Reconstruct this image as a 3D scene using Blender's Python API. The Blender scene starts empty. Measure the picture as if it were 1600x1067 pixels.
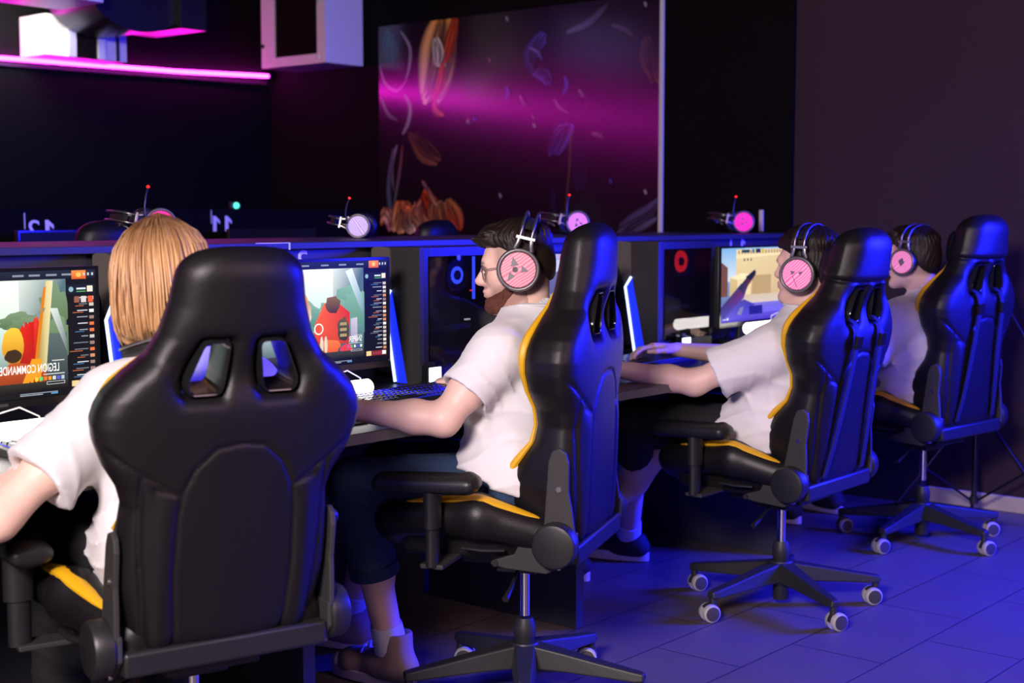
import bpy, bmesh, math, random
import numpy as np
from mathutils import Vector, Matrix, Euler
random.seed(7); np.random.seed(7)
SC = bpy.context.scene
COL = SC.collection
PI = math.pi
R_ = math.radians

# ------------------------------------------------------------------ objects
def link(o, parent=None):
    COL.objects.link(o)
    if parent is not None:
        o.parent = parent
    return o

def tag(o, label=None, cat=None, group=None, kind=None):
    if label: o['label'] = label
    if cat: o['category'] = cat
    if group: o['group'] = group
    if kind: o['kind'] = kind
    return o

def empty(name, loc=(0, 0, 0), rz=0.0):
    o = bpy.data.objects.new(name, None)
    o.empty_display_size = 0.1
    o.location = loc
    o.rotation_euler = (0, 0, rz)
    return link(o)

def copy_tree(o, parent=None):
    c = o.copy()
    link(c)
    if parent is not None:
        c.parent = parent
    for ch in list(o.children):
        copy_tree(ch, c)
    return c

# ------------------------------------------------------------------ materials
def new_mat(name):
    m = bpy.data.materials.new(name)
    m.use_nodes = True
    nt = m.node_tree
    b = nt.nodes.get('Principled BSDF')
    return m, nt, b

def pmat(name, col, rough=0.5, metal=0.0, spec=0.5, bump=0.0, bscale=200.0, var=0.0, vscale=6.0,
         emit=None, estr=0.0, sss=0.0, coat=0.0, sheen=0.0):
    m, nt, b = new_mat(name)
    b.inputs['Base Color'].default_value = (*col, 1)
    b.inputs['Roughness'].default_value = rough
    b.inputs['Metallic'].default_value = metal
    b.inputs['Specular IOR Level'].default_value = spec
    if coat: b.inputs['Coat Weight'].default_value = coat
    if sheen: b.inputs['Sheen Weight'].default_value = sheen
    if sss:
        b.inputs['Subsurface Weight'].default_value = sss
        b.inputs['Subsurface Radius'].default_value = (0.012, 0.005, 0.003)
    if emit:
        b.inputs['Emission Color'].default_value = (*emit, 1)
        b.inputs['Emission Strength'].default_value = estr
    if bump or var:
        tc = nt.nodes.new('ShaderNodeTexCoord')
        nz = nt.nodes.new('ShaderNodeTexNoise')
        nz.inputs['Scale'].default_value = bscale
        nz.inputs['Detail'].default_value = 4
        nt.links.new(tc.outputs['Object'], nz.inputs['Vector'])
        if bump:
            bp = nt.nodes.new('ShaderNodeBump')
            bp.inputs['Strength'].default_value = bump
            bp.inputs['Distance'].default_value = 0.002
            nt.links.new(nz.outputs['Fac'], bp.inputs['Height'])
            nt.links.new(bp.outputs['Normal'], b.inputs['Normal'])
        if var:
            n2 = nt.nodes.new('ShaderNodeTexNoise')
            n2.inputs['Scale'].default_value = vscale
            n2.inputs['Detail'].default_value = 5
            nt.links.new(tc.outputs['Object'], n2.inputs['Vector'])
            mx = nt.nodes.new('ShaderNodeMix')
            mx.data_type = 'RGBA'
            mx.inputs[6].default_value = (*[c * (1 - var) for c in col], 1)
            mx.inputs[7].default_value = (*[min(1, c * (1 + var)) for c in col], 1)
            nt.links.new(n2.outputs['Fac'], mx.inputs[0])
            nt.links.new(mx.outputs[2], b.inputs['Base Color'])
    return m

def emat(name, col, strength):
    m, nt, b = new_mat(name)
    b.inputs['Base Color'].default_value = (*[min(1, c) * 0.3 for c in col], 1)
    b.inputs['Emission Color'].default_value = (*col, 1)
    b.inputs['Emission Strength'].default_value = strength
    b.inputs['Roughness'].default_value = 0.4
    return m

def attr_mat(name, emission=0.0, rough=0.4, base=True, bump=0.0, sss=0.0, bscale=300, spec=0.5, coat=0.0):
    m, nt, b = new_mat(name)
    a = nt.nodes.new('ShaderNodeAttribute')
    a.attribute_name = 'Col'
    b.inputs['Roughness'].default_value = rough
    b.inputs['Specular IOR Level'].default_value = spec
    b.inputs['Coat Weight'].default_value = coat
    if base:
        nt.links.new(a.outputs['Color'], b.inputs['Base Color'])
    else:
        b.inputs['Base Color'].default_value = (0.01, 0.01, 0.012, 1)
    if emission:
        nt.links.new(a.outputs['Color'], b.inputs['Emission Color'])
        b.inputs['Emission Strength'].default_value = emission
    if sss:
        b.inputs['Subsurface Weight'].default_value = sss
        b.inputs['Subsurface Radius'].default_value = (0.010, 0.004, 0.002)
    if bump:
        tc = nt.nodes.new('ShaderNodeTexCoord')
        nz = nt.nodes.new('ShaderNodeTexNoise')
        nz.inputs['Scale'].default_value = bscale
        nz.inputs['Detail'].default_value = 3
        nt.links.new(tc.outputs['Object'], nz.inputs['Vector'])
        bp = nt.nodes.new('ShaderNodeBump')
        bp.inputs['Strength'].default_value = bump
        bp.inputs['Distance'].default_value = 0.002
        nt.links.new(nz.outputs['Fac'], bp.inputs['Height'])
        nt.links.new(bp.outputs['Normal'], b.inputs['Normal'])
    return m

M = {}
M['leather'] = pmat('black leather', (0.007, 0.006, 0.0075), 0.43, spec=0.36, bump=0.25, bscale=420, var=0.25, vscale=3)
M['leather2'] = pmat('black leather side', (0.007, 0.006, 0.007), 0.40, spec=0.4, bump=0.25, bscale=420)
M['yellow'] = pmat('yellow leather', (0.78, 0.42, 0.01), 0.4, bump=0.15, bscale=300)
M['plastic'] = pmat('black plastic', (0.014, 0.014, 0.015), 0.42, bump=0.08, bscale=700)
M['gloss'] = pmat('glossy black plastic', (0.010, 0.010, 0.011), 0.16)
M['matte'] = pmat('matte dark plastic', (0.030, 0.028, 0.027), 0.6, bump=0.1, bscale=600)
M['castgrey'] = pmat('base nylon', (0.020, 0.020, 0.022), 0.48, bump=0.1, bscale=500)
M['chrome'] = pmat('chrome', (0.7, 0.7, 0.72), 0.15, metal=1)
M['steel'] = pmat('brushed steel', (0.42, 0.42, 0.44), 0.32, metal=1)
M['boltm'] = pmat('bolt', (0.75, 0.75, 0.75), 0.25, metal=1)
M['ringgrey'] = pmat('caster rim', (0.42, 0.40, 0.40), 0.5)
M['wheel'] = pmat('caster wheel', (0.05, 0.045, 0.045), 0.5)
M['strap'] = pmat('black strap', (0.006, 0.006, 0.007), 0.7, bump=0.3, bscale=900)
M['desk'] = pmat('desk laminate', (0.030, 0.026, 0.030), 0.35, var=0.3, vscale=30)
M['deskedge'] = pmat('desk edge band', (0.13, 0.12, 0.135), 0.5)
M['panel'] = pmat('partition laminate', (0.030, 0.030, 0.042), 0.5)
M['tick'] = pmat('pale joint strip', (0.62, 0.62, 0.66), 0.5)
M['number'] = pmat('number paint', (0.72, 0.72, 0.80), 0.5)
M['wall'] = pmat('black wall paint', (0.0032, 0.0028, 0.0035), 0.75, spec=0.08, bump=0.1, bscale=60, var=0.15, vscale=4)
M['wall_end'] = pmat('dark wall paint', (0.040, 0.023, 0.033), 0.8, spec=0.12, bump=0.15, bscale=80, var=0.1, vscale=2.5)
M['ceil'] = pmat('ceiling paint', (0.01, 0.01, 0.011), 0.85, spec=0.1)
M['skirt'] = pmat('skirting tile', (0.50, 0.42, 0.36), 0.45, var=0.15, vscale=20)
M['white'] = pmat('white lacquer', (0.72, 0.71, 0.72), 0.35)
M['glassdark'] = pmat('dark glass', (0.010, 0.006, 0.006), 0.08)
M['duct'] = pmat('black duct', (0.012, 0.011, 0.012), 0.3)
M['tshirt'] = pmat('white cotton', (0.80, 0.78, 0.78), 0.85, bump=0.25, bscale=900, sheen=0.2)
M['collar'] = pmat('white cotton rib', (0.78, 0.76, 0.76), 0.85, bump=0.5, bscale=500)
M['denim'] = pmat('denim', (0.022, 0.050, 0.115), 0.8, bump=0.5, bscale=800, var=0.35, vscale=40)
M['darkpants'] = pmat('dark shorts', (0.008, 0.008, 0.010), 0.85, bump=0.3, bscale=700)
M['canvas'] = pmat('beige canvas', (0.42, 0.30, 0.23), 0.8, bump=0.5, bscale=900)
M['sole'] = pmat('white rubber', (0.70, 0.66, 0.64), 0.5)
M['darkshoe'] = pmat('black shoe knit', (0.02, 0.02, 0.022), 0.7, bump=0.5, bscale=700)
M['sock'] = pmat('white sock', (0.8, 0.8, 0.82), 0.9, bump=0.4, bscale=600)
M['skin'] = attr_mat('skin', rough=0.48, sss=0.12, bump=0.06, bscale=260)
M['hair_dark'] = pmat('dark brown hair', (0.012, 0.0075, 0.006), 0.46, spec=0.3, bump=0.6, bscale=260, var=0.5, vscale=90)
M['hair_brown'] = pmat('brown hair', (0.014, 0.008, 0.006), 0.46, spec=0.3, bump=0.6, bscale=260, var=0.5, vscale=90)
M['beard'] = pmat('reddish beard', (0.115, 0.040, 0.024), 0.65, spec=0.25, bump=1.0, bscale=420, var=0.75, vscale=120)
M['blond'] = attr_mat('blond hair', rough=0.36, bump=0.3, bscale=200)
M['cushion'] = pmat('ear cushion', (0.010, 0.010, 0.011), 0.5, bump=0.2, bscale=500)
M['cupring'] = pmat('headset ring', (0.17, 0.155, 0.16), 0.32, metal=0.4)
M['rod'] = pmat('headset rod', (0.30, 0.29, 0.30), 0.3, metal=0.9)
M['logo'] = pmat('headset emblem', (0.16, 0.14, 0.16), 0.4)
M['lens'] = pmat('tinted lens', (0.25, 0.2, 0.2), 0.05)
M['gold'] = pmat('thin wire frame', (0.7, 0.62, 0.6), 0.25, metal=1)
M['screen'] = attr_mat('lit screen', emission=1.25, rough=0.35, base=False, spec=0.04)
M['poster'] = attr_mat('glossy poster', rough=0.19, spec=1.0)
M['led_blue'] = emat('blue led', (0.01, 0.03, 1.0), 1.0)
M['led_white'] = emat('white blue led', (0.55, 0.68, 1.0), 2.2)
M['led_pink'] = emat('pink led tube', (1.0, 0.014, 0.72), 45.0)
M['led_red'] = emat('red led', (1.0, 0.02, 0.01), 1.6)
M['led_redring'] = emat('red fan glow', (1.0, 0.015, 0.01), 0.75)
M['led_green'] = emat('green led', (0.10, 1.0, 0.6), 1.5)
M['lamp_warm'] = emat('white lamp', (1.0, 0.93, 0.88), 7.0)
M['lamp_blue'] = emat('cold lamp', (0.62, 0.68, 1.0), 6.0)
M['lamp_ceil'] = emat('ceiling lamp', (1.0, 0.95, 0.85), 40.0)
M['cable'] = pmat('black cable', (0.012, 0.012, 0.012), 0.5)
M['cablew'] = pmat('white cable', (0.75, 0.72, 0.72), 0.5)
M['pad'] = pmat('mouse pad', (0.012, 0.012, 0.014), 0.8)
M['bulb'] = emat('blue flood panel', (0.02, 0.02, 1.0), 3.0)

def cup_mat(name, c1, c2, estr):
    """perforated ear cup cover with concentric wavy grooves, softly lit from inside"""
    m, nt, b = new_mat(name)
    tc = nt.nodes.new('ShaderNodeTexCoord')
    wv = nt.nodes.new('ShaderNodeTexWave')
    wv.wave_type = 'BANDS'
    wv.bands_direction = 'DIAGONAL'
    wv.inputs['Scale'].default_value = 62
    wv.inputs['Distortion'].default_value = 9
    wv.inputs['Detail'].default_value = 1
    wv.inputs['Detail Scale'].default_value = 0.35
    nt.links.new(tc.outputs['Object'], wv.inputs['Vector'])
    mx = nt.nodes.new('ShaderNodeMix'); mx.data_type = 'RGBA'
    mx.inputs[6].default_value = (*c1, 1); mx.inputs[7].default_value = (*c2, 1)
    nt.links.new(wv.outputs['Fac'], mx.inputs[0])
    nt.links.new(mx.outputs[2], b.inputs['Base Color'])
    nt.links.new(mx.outputs[2], b.inputs['Emission Color'])
    b.inputs['Emission Strength'].default_value = estr
    b.inputs['Roughness'].default_value = 0.5
    return m
M['cup_pink'] = cup_mat('pink ear cup cover', (0.55, 0.13, 0.20), (0.85, 0.36, 0.42), 0.22)
M['cup_rose'] = cup_mat('rose ear cup cover', (0.62, 0.10, 0.30), (0.95, 0.38, 0.60), 0.45)
M['cup_red'] = cup_mat('red ear cup cover', (0.9, 0.01, 0.10), (1.0, 0.03, 0.28), 0.75)
M['cup_lav'] = cup_mat('lavender ear cup cover', (0.25, 0.16, 0.42), (0.62, 0.50, 0.85), 0.65)

def tile_mat():
    m, nt, b = new_mat('floor tiles')
    tc = nt.nodes.new('ShaderNodeTexCoord')
    mp = nt.nodes.new('ShaderNodeMapping')
    mp.inputs['Location'].default_value = (-3.677, -1.735 + 0.288, 0)
    nt.links.new(tc.outputs['Object'], mp.inputs['Vector'])
    br = nt.nodes.new('ShaderNodeTexBrick')
    br.offset = 0.5; br.squash = 1.0
    br.inputs['Scale'].default_value = 1.0
    br.inputs['Mortar Size'].default_value = 0.0035
    br.inputs['Mortar Smooth'].default_value = 0.2
    br.inputs['Brick Width'].default_value = 0.576
    br.inputs['Row Height'].default_value = 0.288
    br.inputs['Color1'].default_value = (0.138, 0.108, 0.102, 1)
    br.inputs['Color2'].default_value = (0.150, 0.118, 0.110, 1)
    br.inputs['Mortar'].default_value = (0.055, 0.045, 0.045, 1)
    nt.links.new(mp.outputs['Vector'], br.inputs['Vector'])
    nz = nt.nodes.new('ShaderNodeTexNoise'); nz.inputs['Scale'].default_value = 7; nz.inputs['Detail'].default_value = 6
    nt.links.new(tc.outputs['Object'], nz.inputs['Vector'])
    mx = nt.nodes.new('ShaderNodeMix'); mx.data_type = 'RGBA'; mx.blend_type = 'MULTIPLY'
    mx.inputs[0].default_value = 0.35
    nt.links.new(br.outputs['Color'], mx.inputs[6])
    nt.links.new(nz.outputs['Color'], mx.inputs[7])
    nt.links.new(mx.outputs[2], b.inputs['Base Color'])
    bp = nt.nodes.new('ShaderNodeBump'); bp.inputs['Strength'].default_value = 0.5; bp.inputs['Distance'].default_value = 0.002
    iv = nt.nodes.new('ShaderNodeMath'); iv.operation = 'SUBTRACT'; iv.inputs[0].default_value = 1.0
    nt.links.new(br.outputs['Fac'], iv.inputs[1])
    nt.links.new(iv.outputs[0], bp.inputs['Height'])
    nt.links.new(bp.outputs['Normal'], b.inputs['Normal'])
    b.inputs['Roughness'].default_value = 0.5
    return m
M['tile'] = tile_mat()

# ------------------------------------------------------------------ mesh builder
class MB:
    def __init__(s):
        s.v = []; s.f = []; s.m = []; s.c = []
    def add(s, vs, fs, mi=0, cols=None):
        o = len(s.v)
        s.v += [tuple(map(float, p)) for p in vs]
        s.f += [tuple(i + o for i in f) for f in fs]
        s.m += [mi] * len(fs)
        if cols is not None: s.c += cols
        return s
    def box(s, lo, hi, mi=0):
        x0, y0, z0 = lo; x1, y1, z1 = hi
        return s.add([(x0,y0,z0),(x1,y0,z0),(x1,y1,z0),(x0,y1,z0),(x0,y0,z1),(x1,y0,z1),(x1,y1,z1),(x0,y1,z1)],
                     [(0,3,2,1),(4,5,6,7),(0,1,5,4),(1,2,6,5),(2,3,7,6),(3,0,4,7)], mi)
    def hexa(s, a, b, mi=0):
        """8-corner solid: a, b are matching quads"""
        return s.add(list(a) + list(b), [(0,3,2,1),(4,5,6,7),(0,1,5,4),(1,2,6,5),(2,3,7,6),(3,0,4,7)], mi)
    def sweep(s, path, rad, n=10, mi=0, cap=True, flat=None):
        P = [Vector(p) for p in path]
        if not hasattr(rad, '__len__'): rad = [rad] * len(P)
        t0 = (P[1] - P[0]).normalized()
        ref = Vector((0, 0, 1)) if abs(t0.z) < 0.9 else Vector((1, 0, 0))
        nrm = (ref - t0 * ref.dot(t0)).normalized()
        vs = []
        for i, p in enumerate(P):
            a = P[max(i - 1, 0)]; b = P[min(i + 1, len(P) - 1)]
            t = (b - a).normalized()
            nrm = (nrm - t * nrm.dot(t))
            nrm = nrm.normalized() if nrm.length > 1e-6 else t.orthogonal().normalized()
            bn = t.cross(nrm)
            fl = flat if flat else 1.0
            for k in range(n):
                an = 2 * PI * k / n
                vs.append(p + nrm * (math.cos(an) * rad[i] * fl) + bn * (math.sin(an) * rad[i]))
        fs = []
        for i in range(len(P) - 1):
            for k in range(n):
                k2 = (k + 1) % n
                fs.append((i*n+k, i*n+k2, (i+1)*n+k2, (i+1)*n+k))
        if cap:
            fs.append(tuple(reversed(range(n))))
            fs.append(tuple(range((len(P)-1)*n, len(P)*n)))
        return s.add(vs, fs, mi)
    def cyl(s, a, b, r1, r2=None, n=24, mi=0):
        return s.sweep([a, b], [r1, r1 if r2 is None else r2], n, mi)
    def lathe(s, prof, origin=(0,0,0), axis='z', n=32, mi=0):
        vs = []; fs = []
        for r, h in prof:
            for k in range(n):
                a = 2*PI*k/n
                c, q = r*math.cos(a), r*math.sin(a)
                if axis == 'z': p = (c, q, h)
                elif axis == 'x': p = (h, c, q)
                else: p = (q, h, c)
                vs.append((p[0]+origin[0], p[1]+origin[1], p[2]+origin[2]))
        for i in range(len(prof)-1):
            for k in range(n):
                k2 = (k+1) % n
                fs.append((i*n+k, i*n+k2, (i+1)*n+k2, (i+1)*n+k))
        if prof[0][0] > 1e-5: fs.append(tuple(reversed(range(n))))
        if prof[-1][0] > 1e-5: fs.append(tuple(range((len(prof)-1)*n, len(prof)*n)))
        return s.add(vs, fs, mi)
    def torus(s, c, R, r, axis='x', n=36, m=10, mi=0):
        prof = [(R + r*math.cos(2*PI*j/m), r*math.sin(2*PI*j/m)) for j in range(m+1)]
        return s.lathe(prof, c, axis, n, mi)
    def prism(s, poly, axis, a, b, mi=0):
        """2D polygon extruded along an axis from a to b"""
        n = len(poly); vs = []
        for h in (a, b):
            for p, q in poly:
                vs.append({'x': (h, p, q), 'y': (p, h, q), 'z': (p, q, h)}[axis])
        fs = [tuple(reversed(range(n))), tuple(range(n, 2*n))]
        for k in range(n):
            k2 = (k+1) % n
            fs.append((k, k2, n+k2, n+k))
        return s.add(vs, fs, mi)
    def build(s, name, mats, parent=None, smooth=True, angle=40, bevel=0.0, seg=2, loc=None):
        me = bpy.data.meshes.new(name)
        me.from_pydata(s.v, [], s.f)
        if not isinstance(mats, (list, tuple)): mats = [mats]
        for m in mats: me.materials.append(m)
        me.polygons.foreach_set('material_index', s.m)
        if s.c:
            at = me.attributes.new('Col', 'FLOAT_COLOR', 'POINT')
            at.data.foreach_set('color', [x for c in s.c for x in (*c, 1.0)])
        bm = bmesh.new(); bm.from_mesh(me)
        if not s.c: bmesh.ops.recalc_face_normals(bm, faces=bm.faces)
        bm.to_mesh(me); bm.free()
        if smooth:
            me.polygons.foreach_set('use_smooth', [True]*len(me.polygons))
            me.set_sharp_from_angle(angle=R_(angle))
        me.update()
        o = bpy.data.objects.new(name, me)
        if bevel:
            bv = o.modifiers.new('bevel', 'BEVEL'); bv.width = bevel; bv.segments = seg
            bv.limit_method = 'ANGLE'; bv.angle_limit = R_(40)
        if loc: o.location = loc
        return link(o, parent)

_tx = {}
def text_geo(txt, bold=0.0):
    if (txt, bold) in _tx: return _tx[(txt, bold)]
    cu = bpy.data.curves.new('t', 'FONT'); cu.body = txt; cu.size = 1.0; cu.offset = bold*0.4
    o = bpy.data.objects.new('t', cu); COL.objects.link(o)
    bpy.context.view_layer.update()
    dg = bpy.context.evaluated_depsgraph_get()
    me = bpy.data.meshes.new_from_object(o.evaluated_get(dg))
    vs = [(v.co.x, v.co.y) for v in me.vertices]; fs = [tuple(p.vertices) for p in me.polygons]
    bpy.data.objects.remove(o); bpy.data.meshes.remove(me); bpy.data.curves.remove(cu)
    x0 = min(v[0] for v in vs); x1 = max(v[0] for v in vs); y0 = min(v[1] for v in vs); y1 = max(v[1] for v in vs)
    vs = [((x-x0)/(x1-x0), (y-y0)/(y1-y0)) for x, y in vs]
    _tx[(txt, bold)] = (vs, fs, (x1-x0)/(y1-y0))
    return _tx[(txt, bold)]

# ------------------------------------------------------------------ signed distance modelling
f32 = np.float32
def smin(a, b, k):
    if k <= 0: return np.minimum(a, b)
    h = np.maximum(k - np.abs(a-b), 0) / k
    return np.minimum(a, b) - h*h*k*0.25
def smax(a, b, k): return -smin(-a, -b, k)
def rc(a, b, r1, r2=None, k=0.02):
    a = np.array(a, f32); b = np.array(b, f32); r2 = r1 if r2 is None else r2
    ab = b-a; L = float(ab@ab) + 1e-12
    def fn(X, Y, Z):
        px, py, pz = X-a[0], Y-a[1], Z-a[2]
        t = np.clip((px*ab[0]+py*ab[1]+pz*ab[2])/L, 0, 1)
        return np.sqrt((px-t*ab[0])**2+(py-t*ab[1])**2+(pz-t*ab[2])**2) - (r1+(r2-r1)*t)
    lo = np.minimum(a-r1, b-r2); hi = np.maximum(a+r1, b+r2)
    return ['add', fn, lo, hi, k]
def ell(c, r, Rm=None, k=0.03):
    c = np.array(c, f32); r = np.array(r, f32); Rm = np.eye(3, dtype=f32) if Rm is None else np.array(Rm, f32)
    def fn(X, Y, Z):
        px, py, pz = X-c[0], Y-c[1], Z-c[2]
        q = [(px*Rm[0, i]+py*Rm[1, i]+pz*Rm[2, i]) for i in range(3)]
        k0 = np.sqrt((q[0]/r[0])**2+(q[1]/r[1])**2+(q[2]/r[2])**2)
        k1 = np.sqrt((q[0]/r[0]**2)**2+(q[1]/r[1]**2)**2+(q[2]/r[2]**2)**2)
        return k0*(k0-1)/np.maximum(k1, 1e-6)
    m = np.abs(Rm)@r
    return ['add', fn, c-m, c+m, k]
def rbox(c, half, rad, k=0.02, Rm=None):
    c = np.array(c, f32); half = np.array(half, f32); Rm = np.eye(3, dtype=f32) if Rm is None else np.array(Rm, f32)
    def fn(X, Y, Z):
        px, py, pz = X-c[0], Y-c[1], Z-c[2]
        q = [np.abs(px*Rm[0, i]+py*Rm[1, i]+pz*Rm[2, i])-half[i]+rad for i in range(3)]
        o = np.sqrt(np.maximum(q[0], 0)**2+np.maximum(q[1], 0)**2+np.maximum(q[2], 0)**2)
        return o+np.minimum(np.maximum(np.maximum(q[0], q[1]), q[2]), 0)-rad
    m = np.abs(Rm)@half
    return ['add', fn, c-m, c+m, k]
def sub(p, k=None):
    return ['sub', p[1], p[2], p[3], p[4] if k is None else k]
def off(p, d):
    f = p[1]
    return [p[0], (lambda X, Y, Z: f(X, Y, Z)-d), p[2]-d, p[3]+d, p[4]]
def cut(fn, k=0.01):
    """keep where fn<0"""
    return ['cut', fn, None, None, k]
def post(fn): return ['post', fn, None, None, 0]

def snet(D, o, h):
    ins = D < 0
    c = np.zeros(tuple(n-1 for n in D.shape), np.int8)
    for a in (0, 1):
        for b in (0, 1):
            for d in (0, 1):
                c += ins[a:D.shape[0]-1+a, b:D.shape[1]-1+b, d:D.shape[2]-1+d]
    act = (c > 0) & (c < 8)
    ids = np.argwhere(act)
    if len(ids) == 0: return np.zeros((0, 3)), np.zeros((0, 4), int)
    idx = np.full(act.shape, -1, np.int64); idx[act] = np.arange(len(ids))
    acc = np.zeros((len(ids), 3)); cnt = np.zeros(len(ids))
    for ax in range(3):
        o1, o2 = [i for i in range(3) if i != ax]
        for u in (0, 1):
            for w in (0, 1):
                A = np.zeros(3, int); A[o1] = u; A[o2] = w
                B = A.copy(); B[ax] = 1
                va = D[tuple((ids+A).T)].astype(float); vb = D[tuple((ids+B).T)].astype(float)
                mk = (va < 0) != (vb < 0)
                t = np.where(mk, va/np.where(mk, va-vb, 1), 0)
                pt = A[None, :].repeat(len(ids), 0).astype(float); pt[:, ax] = t
                acc += pt*mk[:, None]; cnt += mk
    V = np.array(o)[None, :]+h*(ids+acc/cnt[:, None])
    F = []
    for ax in range(3):
        o1 = (ax+1) % 3; o2 = (ax+2) % 3
        n = D.shape
        s0 = [slice(None)]*3; s1 = [slice(None)]*3
        s0[ax] = slice(0, n[ax]-1); s1[ax] = slice(1, n[ax])
        A = ins[tuple(s0)]; B = ins[tuple(s1)]
        e = np.argwhere(A != B)
        e = e[(e[:, o1] > 0) & (e[:, o2] > 0) & (e[:, o1] < n[o1]-1) & (e[:, o2] < n[o2]-1)]
        fl = A[tuple(e.T)]
        q = []
        for d1, d2 in ((-1, -1), (0, -1), (0, 0), (-1, 0)):
            cc = e.copy(); cc[:, o1] += d1; cc[:, o2] += d2
            q.append(idx[tuple(cc.T)])
        q = np.stack(q, 1)
        q[~fl] = q[~fl][:, ::-1]
        F.append(q)
    F = np.concatenate(F)
    return V, F[(F >= 0).all(1)]

def sdf_mesh(prims, h, lo=None, hi=None, pad=0.02):
    if lo is None:
        L = [p for p in prims if p[0] == 'add']
        lo = np.min([p[2] for p in L], 0)-pad; hi = np.max([p[3] for p in L], 0)+pad
    lo = np.array(lo, float); hi = np.array(hi, float)
    n = np.ceil((hi-lo)/h).astype(int)+1
    ax = [(lo[i]+h*np.arange(n[i])).astype(f32) for i in range(3)]
    D = np.full(tuple(n), 0.5, f32)
    for op, fn, a, b, k in prims:
        if a is None:
            X, Y, Z = ax[0][:, None, None], ax[1][None, :, None], ax[2][None, None, :]
            if op == 'cut': D = smax(D, fn(X, Y, Z).astype(f32), k)
            else: D = D+fn(X, Y, Z).astype(f32)
            continue
        m = k+2.5*h
        i0 = np.maximum(np.floor((a-m-lo)/h).astype(int), 0); i1 = np.minimum(np.ceil((b+m-lo)/h).astype(int)+1, n)
        if (i1 <= i0).any(): continue
        sl = tuple(slice(i0[i], i1[i]) for i in range(3))
        X, Y, Z = ax[0][sl[0]][:, None, None], ax[1][sl[1]][None, :, None], ax[2][sl[2]][None, None, :]
        d = fn(X, Y, Z)
        D[sl] = smin(D[sl], d, k) if op == 'add' else smax(D[sl], -d, k)
    return snet(D, lo, h)

def np_mesh(name, V, F, mats, parent=None, col=None, loc=None, smooth_it=0, keep=None):
    """V (n,3), F (m,4) -> object"""
    if smooth_it and len(F):
        E = np.concatenate([F[:, [0, 1]], F[:, [1, 2]], F[:, [2, 3]], F[:, [3, 0]]])
        for _ in range(smooth_it):
            S = np.zeros_like(V); N = np.zeros(len(V))
            np.add.at(S, E[:, 0], V[E[:, 1]]); np.add.at(N, E[:, 0], 1)
            np.add.at(S, E[:, 1], V[E[:, 0]]); np.add.at(N, E[:, 1], 1)
            V = V*0.5+0.5*S/np.maximum(N, 1)[:, None]
    me = bpy.data.meshes.new(name)
    me.vertices.add(len(V)); me.vertices.foreach_set('co', V.astype(f32).ravel())
    me.loops.add(F.size); me.loops.foreach_set('vertex_index', F.astype(np.int32).ravel())
    me.polygons.add(len(F)); me.polygons.foreach_set('loop_start', np.arange(0, F.size, 4, dtype=np.int32))
    me.update(calc_edges=True); me.validate()
    me.polygons.foreach_set('use_smooth', np.ones(len(me.polygons), bool))
    if col is not None:
        at = me.attributes.new('Col', 'FLOAT_COLOR', 'POINT')
        c4 = np.ones((len(V), 4), f32); c4[:, :3] = col
        at.data.foreach_set('color', c4.ravel())
    if not isinstance(mats, (list, tuple)): mats = [mats]
    for m in mats: me.materials.append(m)
    o = bpy.data.objects.new(name, me)
    if loc is not None: o.location = loc
    return link(o, parent)

def wob(X, Y, Z, f, seed):
    """smooth pseudo noise in [-1,1]"""
    r = np.random.RandomState(seed); s = 0
    for i in range(5):
        d = r.normal(size=3); d /= np.linalg.norm(d); q = f*(0.6+0.9*r.rand())
        s = s+np.sin((X*d[0]+Y*d[1]+Z*d[2])*q+r.rand()*6.28)
    return s/3.2
def sst(a, b, x):
    t = np.clip((x-a)/(b-a), 0, 1); return t*t*(3-2*t)
def poly_sd(P, U, V):
    """signed distance to a 2D polygon"""
    d = None; s = None
    n = len(P)
    for i in range(n):
        ax, ay = P[i]; bx, by = P[(i+1) % n]
        ex, ey = bx-ax, by-ay
        wx, wy = U-ax, V-ay
        t = np.clip((wx*ex+wy*ey)/(ex*ex+ey*ey), 0, 1)
        q = (wx-ex*t)**2+(wy-ey*t)**2
        d = q if d is None else np.minimum(d, q)
        c = ((ay > V) != (by > V)) & (wx < ex*(V-ay)/(ey if abs(ey) > 1e-9 else 1e-9))
        s = c if s is None else (s ^ c)
    return np.where(s, -1, 1)*np.sqrt(d)
# ================================================================== THE ROOM
XE = 5.96      # end wall
YF = 7.0       # far wall
def wallbox(name, lo, hi, m):
    return tag(MB().box(lo, hi).build(name, m, smooth=False), kind='structure')
wallbox('floor', (-3.2, -3.2, -0.1), (6.2, 7.2, 0), M['tile'])
wallbox('ceiling', (-3.2, -3.2, 2.62), (6.2, 7.2, 2.7), M['ceil'])
wallbox('wall_right', (XE, -3.2, 0), (6.2, 7.2, 2.62), M['wall_end'])
wallbox('wall_back', (-3.2, YF, 0), (XE, 7.2, 2.62), M['wall'])
wallbox('wall_left', (-3.2, -3.2, 0), (-3.0, YF, 2.62), M['wall_end'])
wallbox('wall_front', (-3.0, -3.2, 0), (XE, -3.0, 2.62), M['wall_end'])
wallbox('trim_1', (XE-0.025, 3.31, 0.08), (XE, 7.0, 2.62), M['wall'])      # thin black sheet over the far part of the end wall
mb = MB().box((XE-0.014, -3.0, 0), (XE, 3.31, 0.068))
tag(mb.build('baseboard_right', M['skirt'], smooth=False, bevel=0.004), kind='structure')
wallbox('trim_2', (XE-0.033, 3.455, 1.19), (XE-0.025, 3.475, 1.29), M['tick'])

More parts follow.
